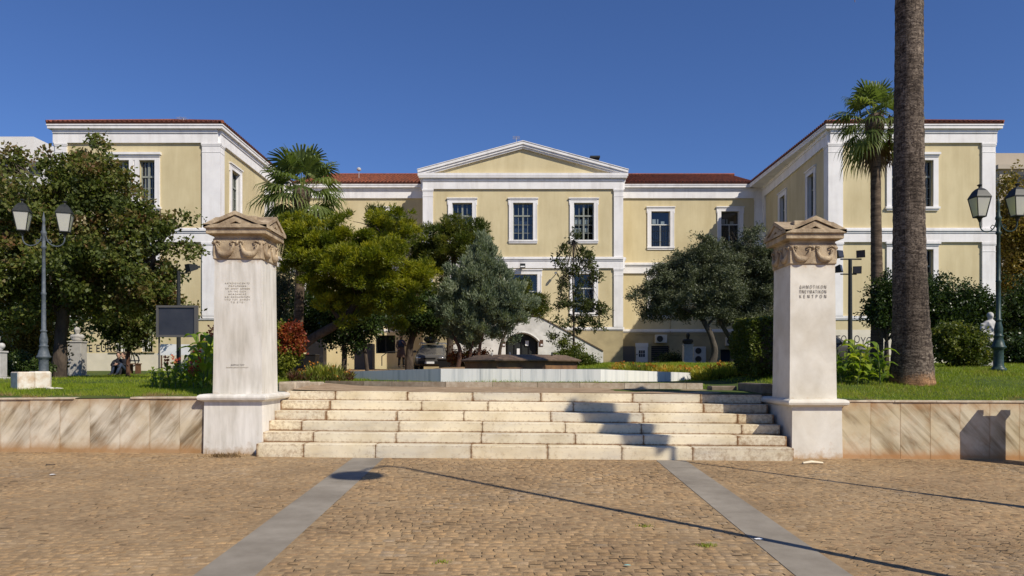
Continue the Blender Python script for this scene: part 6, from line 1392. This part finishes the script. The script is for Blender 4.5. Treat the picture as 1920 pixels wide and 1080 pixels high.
def palm(label, Y, path, r0, r1, bark, crown_c, R_, nf, seed, skirt=12, plen=None, rings=True, group='fan palms', hang=0, extra=None, flare=None, skirt_len=1.0):
    P = [wp(p[0], p[1], Y) if not isinstance(p, Vector) else p for p in path]; foot = float(terr(P[0].x, Y)); P[0].z = foot-.1
    r = empty('palm_tree', (P[0].x, Y, foot), label, 'palm', group); rng = random.Random(seed)
    b = MB(); Q = []; rad = []; L = len(P)-1; N = 90
    for i in range(N+1):
        t = i/N*L; k = min(int(t), L-1); q = P[k].lerp(P[k+1], t-k); Q.append(q); h = i/N
        rr = r0+(r1-r0)*min(1, h*1.0); 
        if flare: rr += flare*math.exp(-max(0, (q.z-foot))/1.0)
        rad.append(rr*(1+.035*(i%2)*1.0+.02*noise.noise(Vector((0,0,q.z*2)))))
    n = 26; vs = []; st = []
    for q, rr in zip(Q, rad):
        for k in range(n):
            a = 2*math.pi*k/n; w_ = 1+.05*noise.noise(Vector((math.cos(a)*1.5, math.sin(a)*1.5, q.z*.8)))+.018*noise.noise(Vector((math.cos(a)*6, math.sin(a)*6, q.z*3)))
            vs.append((q.x+math.cos(a)*rr*w_, q.y+math.sin(a)*rr*w_, q.z)); st.append(max(0, .9-(q.z-foot)/.32-.25*noise.noise(Vector((a*2,0,1)))) if flare else 0)
    fs = [(i*n+k, i*n+(k+1)%n, (i+1)*n+(k+1)%n, (i+1)*n+k) for i in range(N) for k in range(n)]; b.add(vs, fs, .5, st); b.build('trunk', bark, r, smooth=True)
    c = Vector(crown_c); plen = plen or R_*.9
    VV, TT = [], []
    for i in range(nf):
        u = (i+.5)/nf; el = math.radians(88-125*u**.9+rng.uniform(-7,7)); az = i*2.39996+rng.uniform(-.2,.2)
        d = (math.cos(el)*math.cos(az), math.cos(el)*math.sin(az), math.sin(el)); fan_frond(VV, TT, c+Vector(d)*.08+Vector((0,0,-.25*u)), d, plen*rng.uniform(.8,1.1), R_*rng.uniform(.85,1.1), rng, rng.uniform(.15,.65)+(.2 if u > .85 else 0), droop=.35+.5*u)
    A = np.array(VV).reshape(-1,3); mesh_np('fronds', A, 4, M['l_palm'], r, np.repeat(np.array(TT),4))
    VV, TT = [], []
    for i in range(skirt):
        el = math.radians(rng.uniform(-86,-50)); az = i*2.4+rng.uniform(-.3,.3); d = (math.cos(el)*math.cos(az), math.cos(el)*math.sin(az), math.sin(el))
        fan_frond(VV, TT, c+Vector((0,0,-.35-rng.uniform(0,.3))), d, plen*.7*skirt_len, R_*.8*skirt_len, rng, rng.uniform(.1,.8), droop=.9, nl=14, dead=True)
    if VV: mesh_np('dead_fronds', np.array(VV).reshape(-1,3), 4, M['l_dead'], r, np.repeat(np.array(TT),4))
    b = MB(); b.lathe([(r1*1.0,-.75),(r1*1.9,-.35),(r1*2.2,.0),(r1*1.4,.2),(0,.25)], tuple(c), 12)      # leaf bases
    for i in range(60):
        a = rng.uniform(0,6.28); z = rng.uniform(-.7,.1); rr = r1*1.8; p = c+Vector((math.cos(a)*rr*.8, math.sin(a)*rr*.8, z)); b.tube([p, p+Vector((math.cos(a)*.08,math.sin(a)*.08,.16))], [.03,.012], 5)
    b.build('leaf_bases', M['palmfine'], r)
    if hang:
        b = MB()
        for i in range(hang):
            a = math.radians(165+rng.uniform(-32,32)); L_ = rng.uniform(6.3,7.3); p = c+Vector((math.cos(a)*.2, math.sin(a)*.2-.1, .0)); q = p+Vector((math.cos(a)*.85, math.sin(a)*.4, -.2)); e = p+Vector((math.cos(a)*(.9+rng.uniform(-.1,.15)), math.sin(a)*.4, -L_))
            limb(b, [p, q, e], .012, .006, 5, 0)
            for k in range(60): 
                t = rng.uniform(.5,1); s_ = q.lerp(e, t); o = Vector((rng.uniform(-.14,.14), rng.uniform(-.14,.14), -rng.uniform(.08,.25))); b.tube([s_, s_+o], .006, 4, cap=False)
        b.build('flower_stalks', M['l_deadflat'], r)
    return r
M['l_deadflat'] = mat('dry_flower_stalk', (.28,.20,.13), .9)
palm('fan palm with a brown skirt of dead fronds left of the pediment', 30, [(558,690),(560,600),(563,500),(566,405)], .20, .17, M['palmfine'], wp(566,360,30), 1.10, 40, 81, skirt=26, plen=1.1, skirt_len=1.15)
palm('slender fan palm behind the big palm trunk', 26, [(1643,700),(1645,600),(1643,450),(1641,262)], .22, .155, M['palmfine'], wp(1640,226,26), .82, 36, 82, skirt=5, plen=.78)
pz = 16.2; palm('huge palm trunk rising out of frame on the right lawn', 15, [(1710,702),(1707,560),(1704,400),(1704,200),(1705,0),Vector((8.0,15,12.2)),Vector((8.0,15,pz))], .322, .212, M['palmbark'], (8.0,15,pz), 1.1, 44, 83, skirt=16, plen=1.1, hang=5, flare=.10)
b = MB(); q = wp(1653,225,26)      # hanging dry flower cluster on the slender palm
for i in range(120): 
    t = random.random(); p = q+Vector((.28+.1*t*random.uniform(-1,1), random.uniform(-.1,.1), .2-1.75*t)); b.tube([p, p+Vector((random.uniform(-.06,.06),random.uniform(-.06,.06),-.1))], .014, 4, cap=False)
hp = b.build('hanging_seed_cluster', M['rust']); tag(hp, 'dry brown seed cluster hanging from the slender palm crown', 'seed cluster')
# ---------------------------------------------------------------- cannas
def canna(x, y, h, seed, label, red=0, bright=.4, n=7):
    rng = random.Random(seed); z = float(terr(x, y)); r = empty('canna_plant', (x,y,z), label, 'plant', 'canna plants beside the pillars'); b = MB()
    lean = Vector((rng.uniform(-.14,.14), rng.uniform(-.14,.14), 1)).normalized(); base = Vector((x,y,z-.02)); limb(b, [base, base+lean*h*.5, base+lean*h*.92], .016, .007, 6, 0); b.build('stem', M['l_cannastem'], r)
    VV, TT = [], []
    for i in range(n):
        u = .08+.8*i/n; a = i*2.5+rng.uniform(-.5,.5); L = h*rng.uniform(.34,.50)*(1-.25*u); W = L*rng.uniform(.40,.52); o = base+lean*h*u; el = rng.uniform(.95,1.4)
        side = Vector((-math.sin(a), math.cos(a), 0)); t = min(1,max(0,bright+rng.uniform(-.25,.3))); prev = None; k = 6
        for j in range(k+1):
            s = j/k; e = el-.95*s*s; p = o+Vector((math.cos(a)*math.cos(e), math.sin(a)*math.cos(e), math.sin(e)))*L*s
            w_ = W*.5*math.sin(math.pi*min(1,(s*.95+.03)))**.7; cup = Vector((0,0,abs(w_)*.35)); cur = (p-side*w_+cup, p, p+side*w_+cup)
            if prev: VV.append([tuple(prev[0]),tuple(prev[1]),tuple(cur[1]),tuple(cur[0])]); VV.append([tuple(prev[1]),tuple(prev[2]),tuple(cur[2]),tuple(cur[1])]); TT += [t, t-.06]
            prev = cur
    mesh_np('leaves', np.array(VV).reshape(-1,3), 4, M['l_canna'], r, np.repeat(np.array(TT),4))
    if red:
        rg = np.random.default_rng(seed); nq = 26; c = np.array(base+lean*h*.97)+rg.normal(size=(nq,3))*np.array([.035,.035,.07]); mesh_np('flower', leafquads(c, unit(rg.normal(size=(nq,3))+np.array([0,0,.6])), .07, .05, rg), 4, M['fl_red'], r, np.repeat(rg.random(nq)*.8,4))
    return r
M['l_cannastem'] = mat('canna_stem', (.09,.12,.03), .6)
rg = random.Random(5); k = 0
for i in range(34):
    px = rg.uniform(283,398); Y = rg.uniform(14.2,16.6); pyt = {0:694,1:684,2:668,3:618}[min(3,int((px-280)/32))]+rg.uniform(-12,22); x = X_(px,Y); z0 = float(terr(x,Y)); h = max(.35, wp(0,pyt,Y).z-z0)
    red = rg.random() < .22; w0 = 'tall' if h > .85 else ('mid height' if h > .6 else 'low')
    canna(x, Y, h, 100+i, f'{w0} green canna {"with a red flower" if red else "without flowers"} in the clump left of the left pillar', red, .55)
for i in range(30):
    px = rg.uniform(1576,1660); Y = rg.uniform(14.6,16.4); pyt = 655+rg.uniform(-24,26); x = X_(px,Y); z0 = float(terr(x,Y)); h = max(.35, wp(0,pyt,Y).z-z0)
    br = rg.random() < .45; w0 = 'tall' if h > .75 else ('mid height' if h > .55 else 'low')
    canna(x, Y, h, 200+i, f'{w0} {"bright yellow green" if br else "dark green"} canna between right pillar and palm trunk', 0, .72 if br else .3)
# flower beds
def bed(label, n, region, hmin, hmax, seed, name='flower_bed', cb=.4):
    rng = np.random.default_rng(seed); Vs, Ts = [], []
    for i in range(n):
        x, y = region(rng); z = float(terr(x,y)); col = np.clip(cb+noise.noise(Vector((x*1.5,y,7)))*.9, 0, .85); h = rng.uniform(hmin,hmax); m = 16
        a = rng.random(m)*6.28; A = unit(np.stack([np.cos(a)*.6, np.sin(a)*.6, .5+rng.random(m)],1)); c = np.array([[x,y,z]])+A*rng.random((m,1))*h*.6
        Vs.append(leafquads(c, A, h*.65, .022, rng)); Ts.append(np.repeat(np.clip(col+rng.normal(0,.1,m),0,.85),4))
        if rng.random() < .10: c = np.array([[x,y,z+h]])+rng.normal(size=(8,3))*.03; Vs.append(leafquads(c, unit(rng.normal(size=(8,3))), .06, .05, rng)); Ts.append(np.full(32,.97))
    o = mesh_np(name, np.concatenate(Vs), 4, M['fl_bed'], None, np.concatenate(Ts)); tag(o, label, 'flower bed', kind='stuff')
def reg_right(rng):
    px = rng.uniform(1150,1450); t = (px-1150)/300; Y = 21.9-3.6*t+rng.uniform(-.5,.5); return X_(px,Y), Y
bed('mixed bed of red and yellow low plants behind the right end of the pool wall', 800, reg_right, .14, .36, 31, cb=.5)
def reg_left(rng): px = rng.uniform(545,660); Y = rng.uniform(16.6,19.2); return X_(px,Y), Y
bed('patchy bed of low plants beside the left end of the pool wall', 200, reg_left, .10, .26, 32, cb=.35)
def reg_l2(rng): px = rng.uniform(585,632); Y = rng.uniform(16.9,17.8); return X_(px,Y), Y
bed('fuller clump of leafy plants left of the pool wall end', 60, reg_l2, .28, .42, 33, cb=.3)
